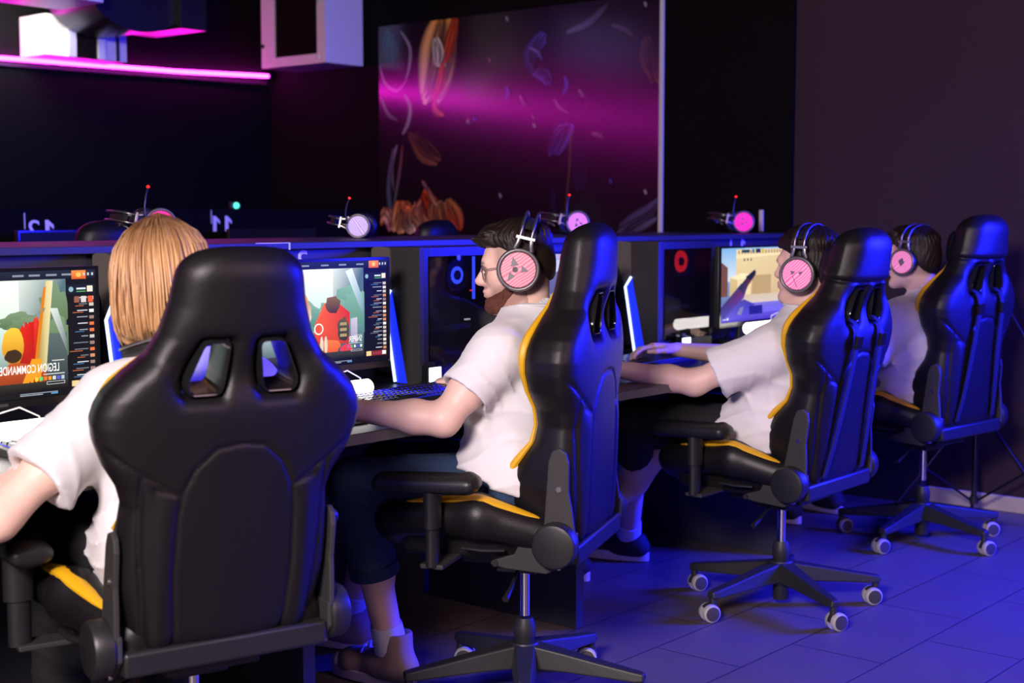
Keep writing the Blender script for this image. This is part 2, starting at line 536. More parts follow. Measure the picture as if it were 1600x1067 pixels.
# mural -------------------------------------------------------------
def C3(r, g, b):
    f = lambda c: ((c/255+0.055)/1.055)**2.4 if c > 10 else c/255/12.92
    return (f(r), f(g), f(b))
XM = XE-0.030
mur = empty('wall_poster', (XM, 5.04, 1.0))
tag(mur, 'large dark glossy poster with flame coloured and violet brush strokes on the end wall', 'poster')
def mural_panel():
    mb = MB()
    y0, y1, z0, z1 = 4.05, 6.03, 0.95, 2.36
    # seen from the room: s runs 0 (left, far) .. 1 (right, near); t runs 0 (bottom) .. 1 (top)
    P = lambda s, t, e=0.0: (-e, (y1+(y0-y1)*s)-5.04, z0+(z1-z0)*t-1.0)
    base = C3(26, 14, 24)
    mb.add([P(0,0,.0), P(1,0,.0), P(1,1,.0), P(0,1,.0)], [(0,1,2,3)], 0, [base]*4)
    mb.add([P(0,0,-.012), P(1,0,-.012), P(1,1,-.012), P(0,1,-.012)], [(3,2,1,0)], 0, [base]*4)
    for a, b in ((0,1),(1,2),(2,3),(3,0)):
        q = [(0,0),(1,0),(1,1),(0,1)]
        mb.add([P(*q[a],0.0), P(*q[b],0.0), P(*q[b],-.012), P(*q[a],-.012)], [(0,3,2,1)], 0, [base]*4)
    ly = [0.0004]
    # photo pixel -> (s,t) on the poster plane
    def px(x, y):
        s = (x-600)/438.0
        top = 37-37*s; bot = 362-5*s
        tb = (1.18-z0)/(z1-z0)
        return s, 1-(y-top)/(bot-top)*(1-tb)
    rs = random.Random(17)
    def stroke(pts, w, c0, c1=None):
        if w < 13: return strand(pts, w, c0, c1)
        n = int(5+w/5); c1 = c1 or c0
        c0 = tuple(min(1, q*1.45) for q in c0); c1 = tuple(min(1, q*1.45) for q in c1)
        strand(pts, w*.95, tuple(q*.95 for q in c0), tuple(q*.85 for q in c1), .72)
        for i in range(n):
            f = (i+.5)/n-.5; o = f*w*.8; k0 = .55+.55*rs.random(); k1 = .5+.6*rs.random()
            dx = pts[-1][0]-pts[0][0]; dy = pts[-1][1]-pts[0][1]; L = math.hypot(dx, dy)+1e-6; nx, ny = -dy/L, dx/L
            sh = (rs.random()-.5)*.5
            P2_ = [(p[0]+nx*(o*(1-.45*abs(2*j/(len(pts)-1)-1)))+dx*sh*.35+(rs.random()-.5)*5, p[1]+ny*(o*(1-.45*abs(2*j/(len(pts)-1)-1)))+dy*sh*.35+(rs.random()-.5)*5) for j, p in enumerate(pts)]
            strand(P2_, w*(.30+.25*rs.random()), tuple(min(1, q*k0) for q in c0), tuple(min(1, q*k1) for q in c1))
    def strand(pts, w, c0, c1=None, core=.3):
        """tapered soft brush stroke; colour runs c0->c1, edges fade into the dark ground"""
        c1 = c1 or c0; n = 14
        pts = [np.array(px(*p)) for p in pts]
        Q = []
        for i in range(n+1):
            u = i/n*(len(pts)-1); k = min(int(u), len(pts)-2); f = u-k
            p0 = pts[max(k-1,0)]; p1 = pts[k]; p2 = pts[k+1]; p3 = pts[min(k+2,len(pts)-1)]
            Q.append(0.5*((2*p1)+(p2-p0)*f+(2*p0-5*p1+4*p2-p3)*f*f+(-p0+3*p1-3*p2+p3)*f**3))
        ly[0] += 0.000004
        vs = []; cs = []
        for i in range(n+1):
            a = Q[max(i-1,0)]; b = Q[min(i+1,n)]
            t = (b-a)*np.array([1.98,1.41]); L = np.linalg.norm(t)+1e-9; t /= L
            nn = np.array([-t[1]/1.98, t[0]/1.41])
            ww = w/340*1.41*max(0.06, math.sin(PI*min(1, max(0, (i+0.6)/(n+1.2))))**0.6)*0.5
            g = i/n
            col = np.array(c0)*(1-g)+np.array(c1)*g
            for q, m in ((-1.1, 0.0), (-core, 1.0), (core, 1.0), (1.1, 0.0)):
                p = Q[i]+nn*ww*q
                p = np.clip(p, 0.002, 0.998)
                vs.append(P(p[0], p[1], ly[0])); cs.append(tuple(col*m+np.array(base)*(1-m)))
        fs = []
        for i in range(n):
            for k in range(3):
                fs.append((i*4+k, (i+1)*4+k, (i+1)*4+k+1, i*4+k+1))
        mb.add(vs, fs, 0, cs)
    O1, O2, O3 = C3(235,150,60), C3(240,200,170), C3(190,75,25)
    W, T, V, B = C3(150,140,165), C3(30,95,105), C3(70,62,150), C3(60,66,190)
    stroke([(718,20),(706,70),(700,110),(690,150)], 62, O1, O2)
    stroke([(733,30),(728,60),(716,95)], 16, O3, O3)
    stroke([(712,100),(708,130),(698,152)], 14, C3(200,90,50), O3)
    stroke([(700,60),(705,80),(704,100)], 20, C3(245,225,190), C3(245,215,205))
    stroke([(698,150),(700,170),(714,178)], 12, O3, C3(200,110,60))
    stroke([(660,210),(680,235),(705,250)], 26, C3(90,55,40), C3(120,75,50))
    for a in ([(618,40),(612,60),(614,92)], [(622,48),(628,70),(624,96)]): stroke(a, 14, T, C3(20,50,60))
    stroke([(640,45),(656,70),(655,100),(648,122)], 7, W, W)
    stroke([(602,100),(612,128),(634,138),(650,120)], 6, W, C3(190,80,180))
    stroke([(604,150),(616,175),(634,186)], 7, W, C3(90,70,100))
    stroke([(646,145),(656,165),(652,190),(642,208)], 9, W, W)
    stroke([(632,225),(622,260),(626,300)], 8, W, C3(70,60,80))
    stroke([(642,225),(636,270),(624,330)], 6, C3(150,60,70), C3(60,110,120))
    stroke([(625,230),(616,290),(620,345),(612,362)], 10, C3(90,80,110), C3(50,110,120))
    stroke([(604,350),(612,335),(620,362)], 20, C3(220,120,60), O2)
    stroke([(632,362),(645,335),(640,318)], 34, C3(225,170,110), C3(190,100,50))
    stroke([(662,362),(664,345),(655,325)], 46, O2, C3(210,110,60))
    stroke([(690,362),(676,335),(684,310)], 30, C3(230,180,130), C3(200,90,40))
    stroke([(700,345),(690,320),(680,300)], 26, C3(220,70,40), O3)
    stroke([(722,350),(714,330),(716,316)], 44, C3(225,120,70), C3(190,150,90))
    stroke([(735,358),(728,335),(720,315)], 30, C3(200,70,40), C3(170,120,70))
    stroke([(702,322),(692,306),(686,292)], 8, C3(200,150,110), C3(120,70,60))
    stroke([(676,282),(682,290),(684,298)], 7, C3(160,120,120), C3(90,60,70))
    stroke([(662,315),(672,335),(678,345)], 5, C3(190,120,110), C3(120,60,60))
    # cool figures reduced to loose strokes
    stroke([(876,58),(862,72),(852,90),(856,112)], 22, V, C3(40,36,100))
    stroke([(852,75),(864,82),(872,95)], 6, C3(120,110,190), V)
    stroke([(860,115),(874,118),(882,132)], 18, V, C3(50,44,120))
    stroke([(905,120),(908,135),(902,148)], 9, B, V)
    stroke([(817,135),(819,145),(814,155)], 9, B, V)
    stroke([(890,240),(902,210),(912,195)], 26, C3(50,44,120), V)
    stroke([(915,200),(912,270),(906,335)], 4, C3(110,70,50), C3(70,45,50))
    stroke([(890,330),(889,305),(888,290)], 9, C3(30,26,70), C3(26,20,50))
    stroke([(930,290),(928,250),(926,215)], 22, C3(30,24,62), C3(26,18,44))
    stroke([(838,148),(842,158),(850,166)], 7, C3(130,90,140), C3(70,40,90))
    stroke([(890,155),(898,168),(912,176)], 7, C3(130,90,140), C3(90,50,100))
    stroke([(926,140),(930,148),(934,152)], 6, C3(130,100,140), C3(90,60,100))
    stroke([(908,54),(940,40),(966,14)], 12, C3(100,90,130), C3(60,50,80))
    stroke([(972,45),(990,52),(1002,62)], 9, C3(80,70,100), C3(60,44,60))
    stroke([(763,186),(765,184),(768,188)], 7, B, V)
    stroke([(753,190),(755,188),(757,194)], 7, C3(190,160,160), V)
    stroke([(945,208),(955,210),(962,216)], 8, C3(120,80,110), C3(80,50,70))
    stroke([(940,160),(948,175),(944,188)], 24, C3(70,22,44), C3(50,16,36))
    stroke([(1020,70),(1024,100),(1030,130)], 26, C3(60,34,40), C3(84,46,44))
    stroke([(1035,312),(1020,330),(1000,345),(985,356)], 22, C3(84,80,130), C3(70,60,96))
    stroke([(1036,335),(1018,348),(1004,356)], 10, C3(100,92,140), C3(70,60,90))
    for x, y, c in ((818,30,W),(1018,16,W),(1020,296,W),(807,304,W),(858,182,C3(120,80,120)),(790,93,C3(140,70,120)),(860,195,W),(972,280,V)):
        stroke([(x-2,y-3),(x,y),(x+1,y+4)], 5, c, c)
    # broad dim plum cloud behind the middle
    return mb
mural_panel().build('poster_sheet', M['poster'], mur, smooth=False)
MB().box((-0.006, -0.99-0.022, -0.05), (0.012, -0.99, 1.62)).build('edge_strip', M['tick'], mur, smooth=False)['label'] = 'pale strip down the right edge'

# wall cabinet with a framed dark pane, top of the far corner -------------
cab = empty('wall_cabinet', (5.62, 6.15, 2.14))
tag(cab, 'white hanging cabinet with a dark framed pane, above the end of the pink tube', 'cabinet')
MB().box((0.02, 0.0, 0), (0.30, 0.56, 0.46)).build('body', M['white'], cab, smooth=False, bevel=0.004)
fr = MB()
fr.box((0, 0, 0), (0.02, 0.07, 0.46)).box((0, 0.44, 0), (0.02, 0.56, 0.46)).box((0, 0.07, 0), (0.02, 0.44, 0.055)).box((0, 0.07, 0.43), (0.02, 0.44, 0.46))
fr.build('door_frame', M['white'], cab, smooth=False)
MB().box((0.008, 0.07, 0.055), (0.016, 0.44, 0.43)).build('pane', M['glassdark'], cab, smooth=False)
for hz in (0.02, 0.34): MB().cyl((-0.006, 0.05, hz), (-0.006, 0.05, hz+.03), 0.006).build('hinge', M['steel'], cab)
MB().cyl((-0.012, 0.545, 0.13), (0.0, 0.545, 0.13), 0.012).build('knob', M['plastic'], cab)

# pink led tube on the far wall -------------------------------------------
tb = empty('led_tube', (3.0, YF-0.03, 2.12))
tag(tb, 'thin glowing pink light tube running along the far wall', 'light')
MB().sweep([(-2.5, 0, -0.07), (-1.0, 0, -0.052), (0.5, 0.002, -0.037), (1.4, 0.004, -0.022), (2.2, -0.004, -0.012), (2.885, 0, 0.012)], 0.0115, 10).build('tube', M['led_pink'], tb)
MB().box((-2.5, 0.012, -0.082), (2.885, 0.03, -0.0635)).build('backing_rail', M['plastic'], tb, smooth=False).rotation_euler = (0, -0.0142, 0)
MB().cyl((2.885, 0, 0.012), (2.915, 0, 0.0125), 0.013).build('end_cap', M['steel'], tb)

# white window box, black duct and lamp at the far left top -----------------
wb = empty('wall_box', (4.2, 6.72, 2.105))
tag(wb, 'bright white wall box with a small framed pane, behind the pink tube', 'box')
MB().box((0.0, 0.03, 0.0), (0.50, 0.28, 0.215)).build('body', M['white'], wb, smooth=False, bevel=0.003)
fr = MB()
fr.box((0.12, 0.0, 0.0), (0.165, 0.03, 0.175)).box((0.30, 0.0, 0.0), (0.345, 0.03, 0.175)).box((0.165, 0.0, 0.13), (0.30, 0.03, 0.175))
fr.build('door_frame', M['white'], wb, smooth=False)
MB().box((0.165, 0.012, 0.0), (0.30, 0.028, 0.13)).build('pane', M['glassdark'], wb, smooth=False)
MB().box((0.43, 0.02, 0.0), (0.445, 0.03, 0.215)).build('seam_strip', M['plastic'], wb, smooth=False)

du = empty('air_duct', (4.50, 6.3, 2.335))
tag(du, 'black curved air duct with a square end box, hung high at the far left', 'duct')
mb = MB()
ns = 20; pr = [(-0.34, 0.285)]
for i in range(ns+1):
    a = PI+PI*i/ns
    pr.append((-0.03+0.31*math.cos(a)*1.0, 0.10+0.31*math.sin(a)*0.72))
pr.append((0.28, 0.285))
mb.prism(pr, 'y', 0.0, 0.40)
mb.build('duct_barrel', M['duct'], du, angle=50)
bx = MB().box((0.19, -0.05, -0.085), (0.36, 0.40, 0.285))
bx.build('duct_box', M['duct'], du, smooth=False, bevel=0.004)
MB().box((-0.34, -0.02, 0.14), (0.19, 0.0, 0.17)).build('flange', M['plastic'], du, smooth=False)
lp = empty('ceiling_lamp', (3.66, 6.28, 2.62))
tag(lp, 'warm white ceiling lamp panel above the black duct at the top left', 'light')
MB().box((-0.56, -0.18, -0.318), (0.46, 0.2, 0.0)).build('housing', M['white'], lp, smooth=False, bevel=0.004)
MB().box((-0.10, 0.2, -0.30), (0.45, 0.206, -0.06)).build('diffuser', M['lamp_ceil'], lp, smooth=False)

# ================================================================== DESKS
ZD = 0.74; YE = 2.462; YP = 3.25
dk = empty('desk', (2.8, 2.86, 0))
tag(dk, 'long black computer desk running past all four seated players', 'desk')
def loc(o): return (lambda x, y, z: (x-o.location.x, y-o.location.y, z-o.location.z))
L = loc(dk)
MB().box(L(0.3, YE+0.004, ZD-0.026), L(5.93, YP-0.002, ZD)).build('desktop', M['desk'], dk, smooth=False, bevel=0.002)
MB().box(L(0.3, YE, ZD-0.026), L(5.93, YE+0.004, ZD-0.001)).build('edge_band', M['deskedge'], dk, smooth=False)['label'] = 'pale front edge band'
for x in (1.18, 2.30, 3.40, 4.64, 5.88):
    MB().box(L(x-0.02, 2.60, 0.0), L(x+0.02, 3.22, ZD-0.026)).build('leg', M['panel'], dk, smooth=False, bevel=0.002)
MB().box(L(0.3, 3.16, 0.30), L(5.93, 3.178, ZD-0.026)).build('modesty_panel', M['panel'], dk, smooth=False)

pt = empty('desk_partition', (2.8, 3.5, 0))
tag(pt, 'dark blue partition with a numbered front panel behind the lit monitors', 'partition')
L = loc(pt); ZP = 1.183
MB().box(L(0.3, YP, 0.0), L(5.93, YP+0.018, ZP-0.02)).build('front_panel', M['panel'], pt, smooth=False, bevel=0.001)
MB().box(L(0.3, YP-0.035, ZP-0.02), L(5.93, 3.95, ZP)).build('top_board', M['panel'], pt, smooth=False, bevel=0.002)
MB().box(L(0.3, 3.92, 0.0), L(5.93, 3.938, ZP-0.02)).build('rear_panel', M['panel'], pt, smooth=False)
def strip(x, parent, L, y, z0, z1, w=0.005):
    MB().box(L(x-w/2, y-0.0015, z0), L(x+w/2, y, z1)).build('joint_strip', M['tick'], parent, smooth=False)
strip(2.787, pt, L, YP-0.035, ZP-0.021, ZP, 0.006); strip(2.79, pt, L, YP, ZP-0.055, ZP-0.02, 0.006)
MB().box(L(2.66, YP-0.036, ZP-0.002), L(2.787, YP-0.034, ZP+0.0005)).build('joint_strip', M['tick'], pt, smooth=False)
strip(5.31, pt, L, YP, ZP-0.05, ZP-0.02, 0.010)
ONE = ([(0.42, 0), (0.78, 0), (0.78, 1), (0.52, 1), (0.06, .70), (0.06, .46), (0.42, .70)], [(0, 1, 2, 3, 6), (3, 4, 5, 6)], .62)
def number(txt, x, ytop, ztop, h, parent, L, wscale=1.0):
    gl = [ONE if c == '1' else text_geo(c, 0.02) for c in txt]
    ws = [h*g[2]*wscale for g in gl]; gap = h*.16*wscale; tot = sum(ws)+gap*(len(ws)-1)
    mb = MB(); x0 = x+tot/2
    # the photograph is mirror-reversed, so the digits read reversed
    for (vs, fs, asp), w in zip(gl, ws):
        mb.add([L(x0-u*w, ytop-0.0012, ztop-h+v*h) for u, v in vs], fs); x0 -= w+gap
    return mb.build('number', M['number'], parent, smooth=False)
number('3', 2.868, YP, 1.158, 0.068, pt, L, 1.1)
number('1', 5.405, YP, 1.166, 0.055, pt, L, 1.3)

# second row behind, facing the same way ------------------------------------
YP2 = 5.6
d2 = empty('desk', (3.6, 5.2, 0))
tag(d2, 'unlit desk of the second row, beyond the blue partition', 'desk')
L = loc(d2)
MB().box(L(1.3, 4.86, ZD+0.034), L(5.48, YP2-0.002, ZD+0.06)).build('desktop', M['desk'], d2, smooth=False, bevel=0.002)
for x in (1.4, 2.9, 4.2, 5.4):
    MB().box(L(x-0.02, 5.0, 0.0), L(x+0.02, 5.55, ZD+0.034)).build('leg', M['panel'], d2, smooth=False)
p2 = empty('desk_partition', (3.6, YP2, 0))
tag(p2, 'black rear partition bearing two reversed pale seat numbers, far in the dark', 'partition')
L = loc(p2)
MB().box(L(1.3, YP2, 0.0), L(5.5, YP2+0.018, 1.295)).build('front_panel', M['wall'], p2, smooth=False)
strip(3.357, p2, L, YP2, 1.205, 1.275, 0.005); strip(4.36, p2, L, YP2, 1.225, 1.29, 0.005)
number('12', 3.435, YP2, 1.244, 0.075, p2, L, 1.25)
number('11', 4.422, YP2, 1.262, 0.075, p2, L, 1.25)

# ================================================================== MONITORS
WS, HS = 0.522, 0.296
ui = lambda *c: C3(*c)
class Scr:
    """what a screen shows: u to the viewer's right, v up, both 0..1"""
    def __init__(s): s.mb = MB(); s.e = 0.0
    def poly(s, pts, col, cols=None):
        s.e += 0.00001
        vs = [(-WS/2+u*WS, -s.e, -HS/2+v*HS) for u, v in pts]
        cs = cols if cols else [col]*len(pts)
        s.mb.add(vs, [tuple(range(len(pts)))], 0, cs); return s
    def rect(s, u0, v0, u1, v1, col, col2=None, colr=None):
        c2 = col2 or col
        return s.poly([(u0,v0),(u1,v0),(u1,v1),(u0,v1)], None, [col, colr or col, colr or c2, c2])
    def blob(s, u, v, ru, rv, col, n=22, jag=0.0, seed=1, col2=None):
        r = random.Random(seed); pts = []; cs = []
        for i in range(n):
            a = 2*PI*i/n; j = 1+jag*(r.random()-0.5)
            pts.append((u+ru*math.cos(a)*j, v+rv*math.sin(a)*j))
            g = 0.5+0.5*math.sin(a); c2 = col2 or col
            cs.append(tuple(col[k]*(1-g)+c2[k]*g for k in range(3)))
        return s.poly(pts, None, cs)
    def text(s, txt, u0, u1, v0, v1, col):
        vs, fs, asp = text_geo(txt, 0.03)
        s.e += 0.00001
        s.mb.add([(-WS/2+(u1-a*(u1-u0))*WS, -s.e, -HS/2+(v0+b*(v1-v0))*HS) for a, b in vs], [tuple(reversed(f)) for f in fs], 0, [col]*len(vs)); return s
def lobby(seed, panel_u):
    """a game's lobby page: landscape, dark friends column at the right, menu bar on top"""
    s = Scr(); r = random.Random(seed)
    s.rect(0, 0, 1, 1, ui(8,10,16))
    sky1, sky2 = ui(250,250,240), ui(190,215,205)
    s.rect(0, 0.45, panel_u, 0.93, sky2, ui(245,248,235))
    s.rect(0, 0.10, panel_u, 0.46, ui(60,80,84), sky2)
    s.rect(panel_u*0.72, 0.10, panel_u, 0.93, ui(50,74,86), ui(215,225,215), ui(80,110,120))
    return s
def side_panel(s, u0, r, rows, v_top=0.88):
    s.rect(u0, 0.06, 1.0, v_top, ui(10,12,18))
    s.rect(u0, v_top-0.075, 0.995, v_top, ui(18,24,40))
    s.blob(u0+0.02, v_top-0.037, 0.013, 0.022, ui(140,175,190), 8)
    s.rect(0.955, v_top-0.06, 0.985, v_top-0.012, ui(235,220,200))
    s.rect(0.90, v_top-0.040, 0.948, v_top-0.026, ui(210,220,230))
    s.rect(0.90, v_top-0.060, 0.948, v_top-0.052, ui(80,170,90))
    v = v_top-0.11
    for i in range(rows):
        w = 0.035+0.05*r.random()
        s.rect(0.958-w, v, 0.955, v+0.008, ui(*r.choice([(150,155,165),(205,210,220),(110,120,130)])))
        if r.random() < 0.6:
            s.rect(0.952-w-0.02*r.random(), v-0.014, 0.955-w*0.4, v-0.008, ui(*r.choice([(70,120,165),(190,100,50),(110,120,130),(190,100,50)])))
        s.rect(0.964, v-0.014, 0.988, v+0.012, ui(*r.choice([(235,230,225),(225,215,205),(205,140,100),(200,190,180),(150,120,110),(225,110,60)])))
        v -= (v_top-0.20)/rows
    s.rect(u0+0.01, 0.055, 0.99, 0.105, ui(120,30,40))
    s.rect(u0+0.012, 0.058, u0+0.05, 0.103, ui(225,205,140)); s.rect(0.955, 0.062, 0.985, 0.10, ui(235,230,230))
    for k in range(4): s.rect(u0+0.062+k*0.02, 0.066, u0+0.076+k*0.02, 0.094, ui(150,60,66))
def top_bar(s, names_u, orange_u):
    s.rect(0, 0.93, 1, 1, ui(16,22,34), ui(28,36,52))
    for u in names_u: s.rect(u, 0.957, u+0.055, 0.972, ui(135,145,160))
    s.rect(orange_u, 0.925, orange_u+0.075, 0.995, ui(215,90,30), ui(240,140,60))
    s.blob(orange_u+0.037, 0.96, 0.014, 0.02, ui(255,190,90), 8)
    for k in range(3): s.rect(0.935+k*0.022, 0.952, 0.945+k*0.022, 0.975, ui(190,195,205))
def bottom_line(s, u0, u1):
    s.rect(0, 0.0, 1, 0.055, ui(6,8,12))
    s.rect(u0, 0.03, u1, 0.036, ui(150,160,170)); s.rect(u0, 0.018, u0+(u1-u0)*0.6, 0.023, ui(190,200,210))
    s.rect(u1-0.035, 0.016, u1, 0.026, ui(90,160,210))

def screen_two():
    s = lobby(3, 0.815); r = random.Random(5)
    for k, (u, v, a, b) in enumerate(((0.70,0.62,0.10,0.14),(0.60,0.50,0.12,0.15),(0.52,0.44,0.10,0.12),(0.76,0.50,0.09,0.24),(0.40,0.50,0.10,0.12))):
        s.blob(u, v, a, b, ui(70,130,112), 26, 0.35, k, ui(130,175,150))
    s.rect(0.56, 0.12, 0.815, 0.38, ui(44,66,80), ui(96,140,140))
    s.poly([(0.68,0.90),(0.73,0.93),(0.815,0.60),(0.815,0.45)], None, [ui(230,240,240),ui(220,232,235),ui(120,160,170),ui(100,140,150)])
    # heap of orange cloth and straps, loose shapes
    s.blob(0.36, 0.52, 0.07, 0.15, ui(235,225,215), 20, 0.2, 3, ui(205,120,50))
    s.blob(0.36, 0.64, 0.05, 0.07, ui(190,120,20), 14, 0.3, 4, ui(230,170,60))
    s.poly([(0.44,0.22),(0.70,0.20),(0.71,0.50),(0.60,0.63),(0.52,0.60),(0.45,0.40)], None, [ui(210,60,14),ui(190,50,20),ui(205,40,24),ui(225,70,20),ui(240,110,30),ui(235,90,20)])
    s.blob(0.585, 0.585, 0.055, 0.085, ui(70,44,24), 16, 0.25, 8, ui(130,96,50))
    s.blob(0.48, 0.36, 0.034, 0.055, ui(240,230,215), 18); s.blob(0.48, 0.36, 0.025, 0.042, ui(230,80,24), 18)
    s.blob(0.66, 0.34, 0.045, 0.12, ui(40,46,34), 14, 0.25, 9, ui(90,84,50))
    for k in range(3): s.rect(0.635, 0.27+k*0.055, 0.685, 0.298+k*0.055, ui(170,150,90))
    s.blob(0.55, 0.18, 0.09, 0.07, ui(220,84,24), 16, 0.3, 11, ui(240,120,50))
    s.blob(0.68, 0.15, 0.05, 0.05, ui(215,60,70), 12, 0.3, 12)
    for k in range(2): s.blob(0.50+k*0.03, 0.20, 0.012, 0.09, ui(215,205,180), 12)
    s.poly([(0.715,0.20),(0.765,0.20),(0.765,0.45),(0.715,0.44)], None, [ui(150,140,170),ui(165,155,180),ui(200,195,210),ui(190,185,205)])
    s.rect(0.0, 0.055, 0.815, 0.13, ui(14,18,20), ui(60,60,50))
    s.text('SNIPER', 0.70, 0.80, 0.212, 0.268, ui(240,240,235))
    s.rect(0.74, 0.272, 0.80, 0.277, ui(200,205,205)); s.rect(0.70, 0.195, 0.80, 0.201, ui(190,190,190))
    for k, c in enumerate(((230,230,235),(80,80,200),(220,220,220),(90,180,110),(200,90,160))): s.rect(0.785-k*0.024, 0.155, 0.80-k*0.024, 0.182, ui(*c))
    s.rect(0.715, 0.120, 0.80, 0.137, ui(220,220,220)); s.rect(0.718, 0.123, 0.797, 0.134, ui(20,24,28))
    side_panel(s, 0.82, r, 17); top_bar(s, (0.36,0.50,0.63,0.76), 0.855); bottom_line(s, 0.52, 0.72)
    return s
def screen_one():
    s = lobby(4, 0.845); r = random.Random(8)
    for k, (u, v, a, b) in enumerate(((0.78,0.66,0.07,0.22),(0.60,0.60,0.10,0.08),(0.66,0.56,0.10,0.08),(0.80,0.45,0.06,0.2))):
        s.blob(u, v, a, b, ui(70,100,60), 26, 0.4, k+20, ui(120,145,110))
    s.rect(0.70, 0.12, 0.845, 0.5, ui(50,58,60), ui(88,104,104))
    s.poly([(0.76,0.70),(0.845,0.34),(0.845,0.44),(0.80,0.70)], None, [ui(220,225,220),ui(90,110,115),ui(100,120,125),ui(200,210,205)])
    # tilted pole, red cloth and yellow canopy as plain shapes
    s.poly([(0.69,0.20),(0.735,0.20),(0.78,0.92),(0.745,0.92),(0.71,0.58)], None, [ui(150,130,80),ui(205,195,140),ui(230,220,180),ui(225,200,130),ui(180,150,80)])
    s.poly([(0.665,0.14),(0.685,0.14),(0.745,0.88),(0.73,0.86),(0.70,0.55)], None, [ui(215,120,20)]*5)
    s.poly([(0.60,0.20),(0.675,0.24),(0.705,0.60),(0.69,0.66),(0.675,0.60),(0.63,0.60),(0.61,0.55)], None, [ui(150,10,6),ui(170,20,10),ui(215,24,18),ui(235,60,40),ui(205,20,14),ui(190,16,10),ui(220,40,20)])
    s.blob(0.575, 0.42, 0.055, 0.15, ui(190,110,10), 18, 0.1, 31, ui(250,200,60))
    s.blob(0.575, 0.34, 0.045, 0.05, ui(60,40,20), 14, 0.2, 32)
    s.blob(0.60, 0.14, 0.14, 0.13, ui(110,30,14), 20, 0.3, 33, ui(190,80,30))
    for k in range(5): s.poly([(0.61+k*0.02,0.10+k*0.02),(0.625+k*0.02,0.10),(0.675+k*0.01,0.30),(0.665+k*0.01,0.31)], ui(230,150,30))
    for k in range(6): s.poly([(0.62+k*0.02,0.585+k*0.022),(0.63+k*0.02,0.56+k*0.022),(0.638+k*0.02,0.60+k*0.022)], ui(120,140,120))
    s.rect(0.0, 0.055, 0.845, 0.12, ui(12,14,14), ui(50,46,36))
    s.text('LEGION COMMANDER', 0.485, 0.800, 0.195, 0.262, ui(245,245,240))
    s.rect(0.765, 0.278, 0.828, 0.285, ui(215,215,210)); s.rect(0.72, 0.172, 0.828, 0.180, ui(205,205,200))
    for k, c in enumerate(((170,190,210),(90,90,210),(210,210,210),(230,150,40),(220,120,40),(80,210,110),(230,200,60))): s.rect(0.810-k*0.022, 0.128, 0.826-k*0.022, 0.158, ui(*c))
    s.rect(0.735, 0.092, 0.828, 0.116, ui(200,200,200)); s.rect(0.738, 0.096, 0.825, 0.112, ui(24,26,28))
    side_panel(s, 0.852, r, 13)
    for k, c in enumerate(((230,90,50),(215,205,200),(150,90,70))): s.rect(0.958-k*0.036, 0.735, 0.985-k*0.036, 0.785, ui(*c))
    top_bar(s, (0.58,0.66,0.745,0.825), 0.875); bottom_line(s, 0.60, 0.79)
    return s
def screen_four():
    s = Scr()
    s.rect(0, 0, 1, 1, ui(60,60,130), ui(150,190,230))
    s.rect(0, 0.55, 0.35, 1.0, ui(205,215,225), ui(120,170,215))
    s.poly([(0.0,0.35),(0.10,0.35),(0.10,0.74),(0.0,0.82)], ui(110,70,60))
    s.poly([(0.13,0.30),(1,0.30),(1,0.98),(0.22,0.98),(0.22,0.62),(0.13,0.60)], None, [ui(190,165,120),ui(200,170,120),ui(215,190,135),ui(225,205,150),ui(215,190,140),ui(205,180,130)])
    s.poly([(0.22,0.86),(1,0.90),(1,0.93),(0.22,0.90)], ui(235,215,165))
    for k in range(16): s.rect(0.25+k*0.045, 0.92, 0.27+k*0.045, 0.965, ui(150,125,85))
    for k in range(3): s.rect(0.33+k*0.05, 0.82, 0.35+k*0.05, 0.855, ui(90,70,50))
    s.poly([(0.24,0.35),(0.44,0.35),(0.44,0.60),(0.24,0.58)], ui(225,205,160)); s.rect(0.46, 0.35, 0.75, 0.62, ui(180,150,100))
    s.poly([(0.13,0.60),(0.30,0.66),(0.44,0.64),(0.44,0.60),(0.24,0.57)], ui(235,220,175))
    s.rect(0.3, 0.22, 1, 0.36, ui(205,190,185), ui(200,180,150))
    s.rect(0, 0, 1, 0.24, ui(66,48,190), ui(120,110,205))
    s.poly([(0.0,0.04),(0.0,0.20),(0.30,0.52),(0.40,0.50),(0.34,0.32),(0.16,0.10)], None, [ui(60,50,150),ui(50,48,120),ui(70,66,130),ui(110,30,60),ui(80,76,150),ui(70,60,170)])
    s.poly([(0.25,0.45),(0.40,0.62),(0.52,0.64),(0.40,0.48),(0.34,0.36)], None, [ui(40,36,64),ui(50,40,60),ui(30,30,40),ui(110,24,40),ui(60,50,100)])
    s.poly([(0.36,0.60),(0.50,0.70),(0.52,0.66),(0.44,0.55)], ui(26,28,36))
    s.poly([(0.02,0.02),(0.22,0.22),(0.34,0.30),(0.50,0.22),(0.40,0.05)], None, [ui(90,80,200),ui(76,70,170),ui(70,66,150),ui(60,50,180),ui(80,66,210)])
    s.poly([(0.24,0.10),(0.28,0.18),(0.34,0.20),(0.30,0.08)], ui(120,120,170))
    s.rect(0.42, 0.08, 0.62, 0.20, ui(24,20,130)); s.rect(0.64, 0.10, 0.95, 0.17, ui(110,100,225))
    s.rect(0.30, 0.935, 0.42, 0.975, ui(20,60,70)); s.rect(0.455, 0.93, 0.485, 0.985, ui(30,110,130)); s.rect(0.51, 0.93, 0.58, 0.985, ui(34,40,44)); s.rect(0.60, 0.93, 0.63, 0.985, ui(200,170,20))
    s.rect(0.03, 0.035, 0.09, 0.045, ui(220,220,235)); s.rect(0.095, 0.030, 0.115, 0.06, ui(230,230,240))
    return s
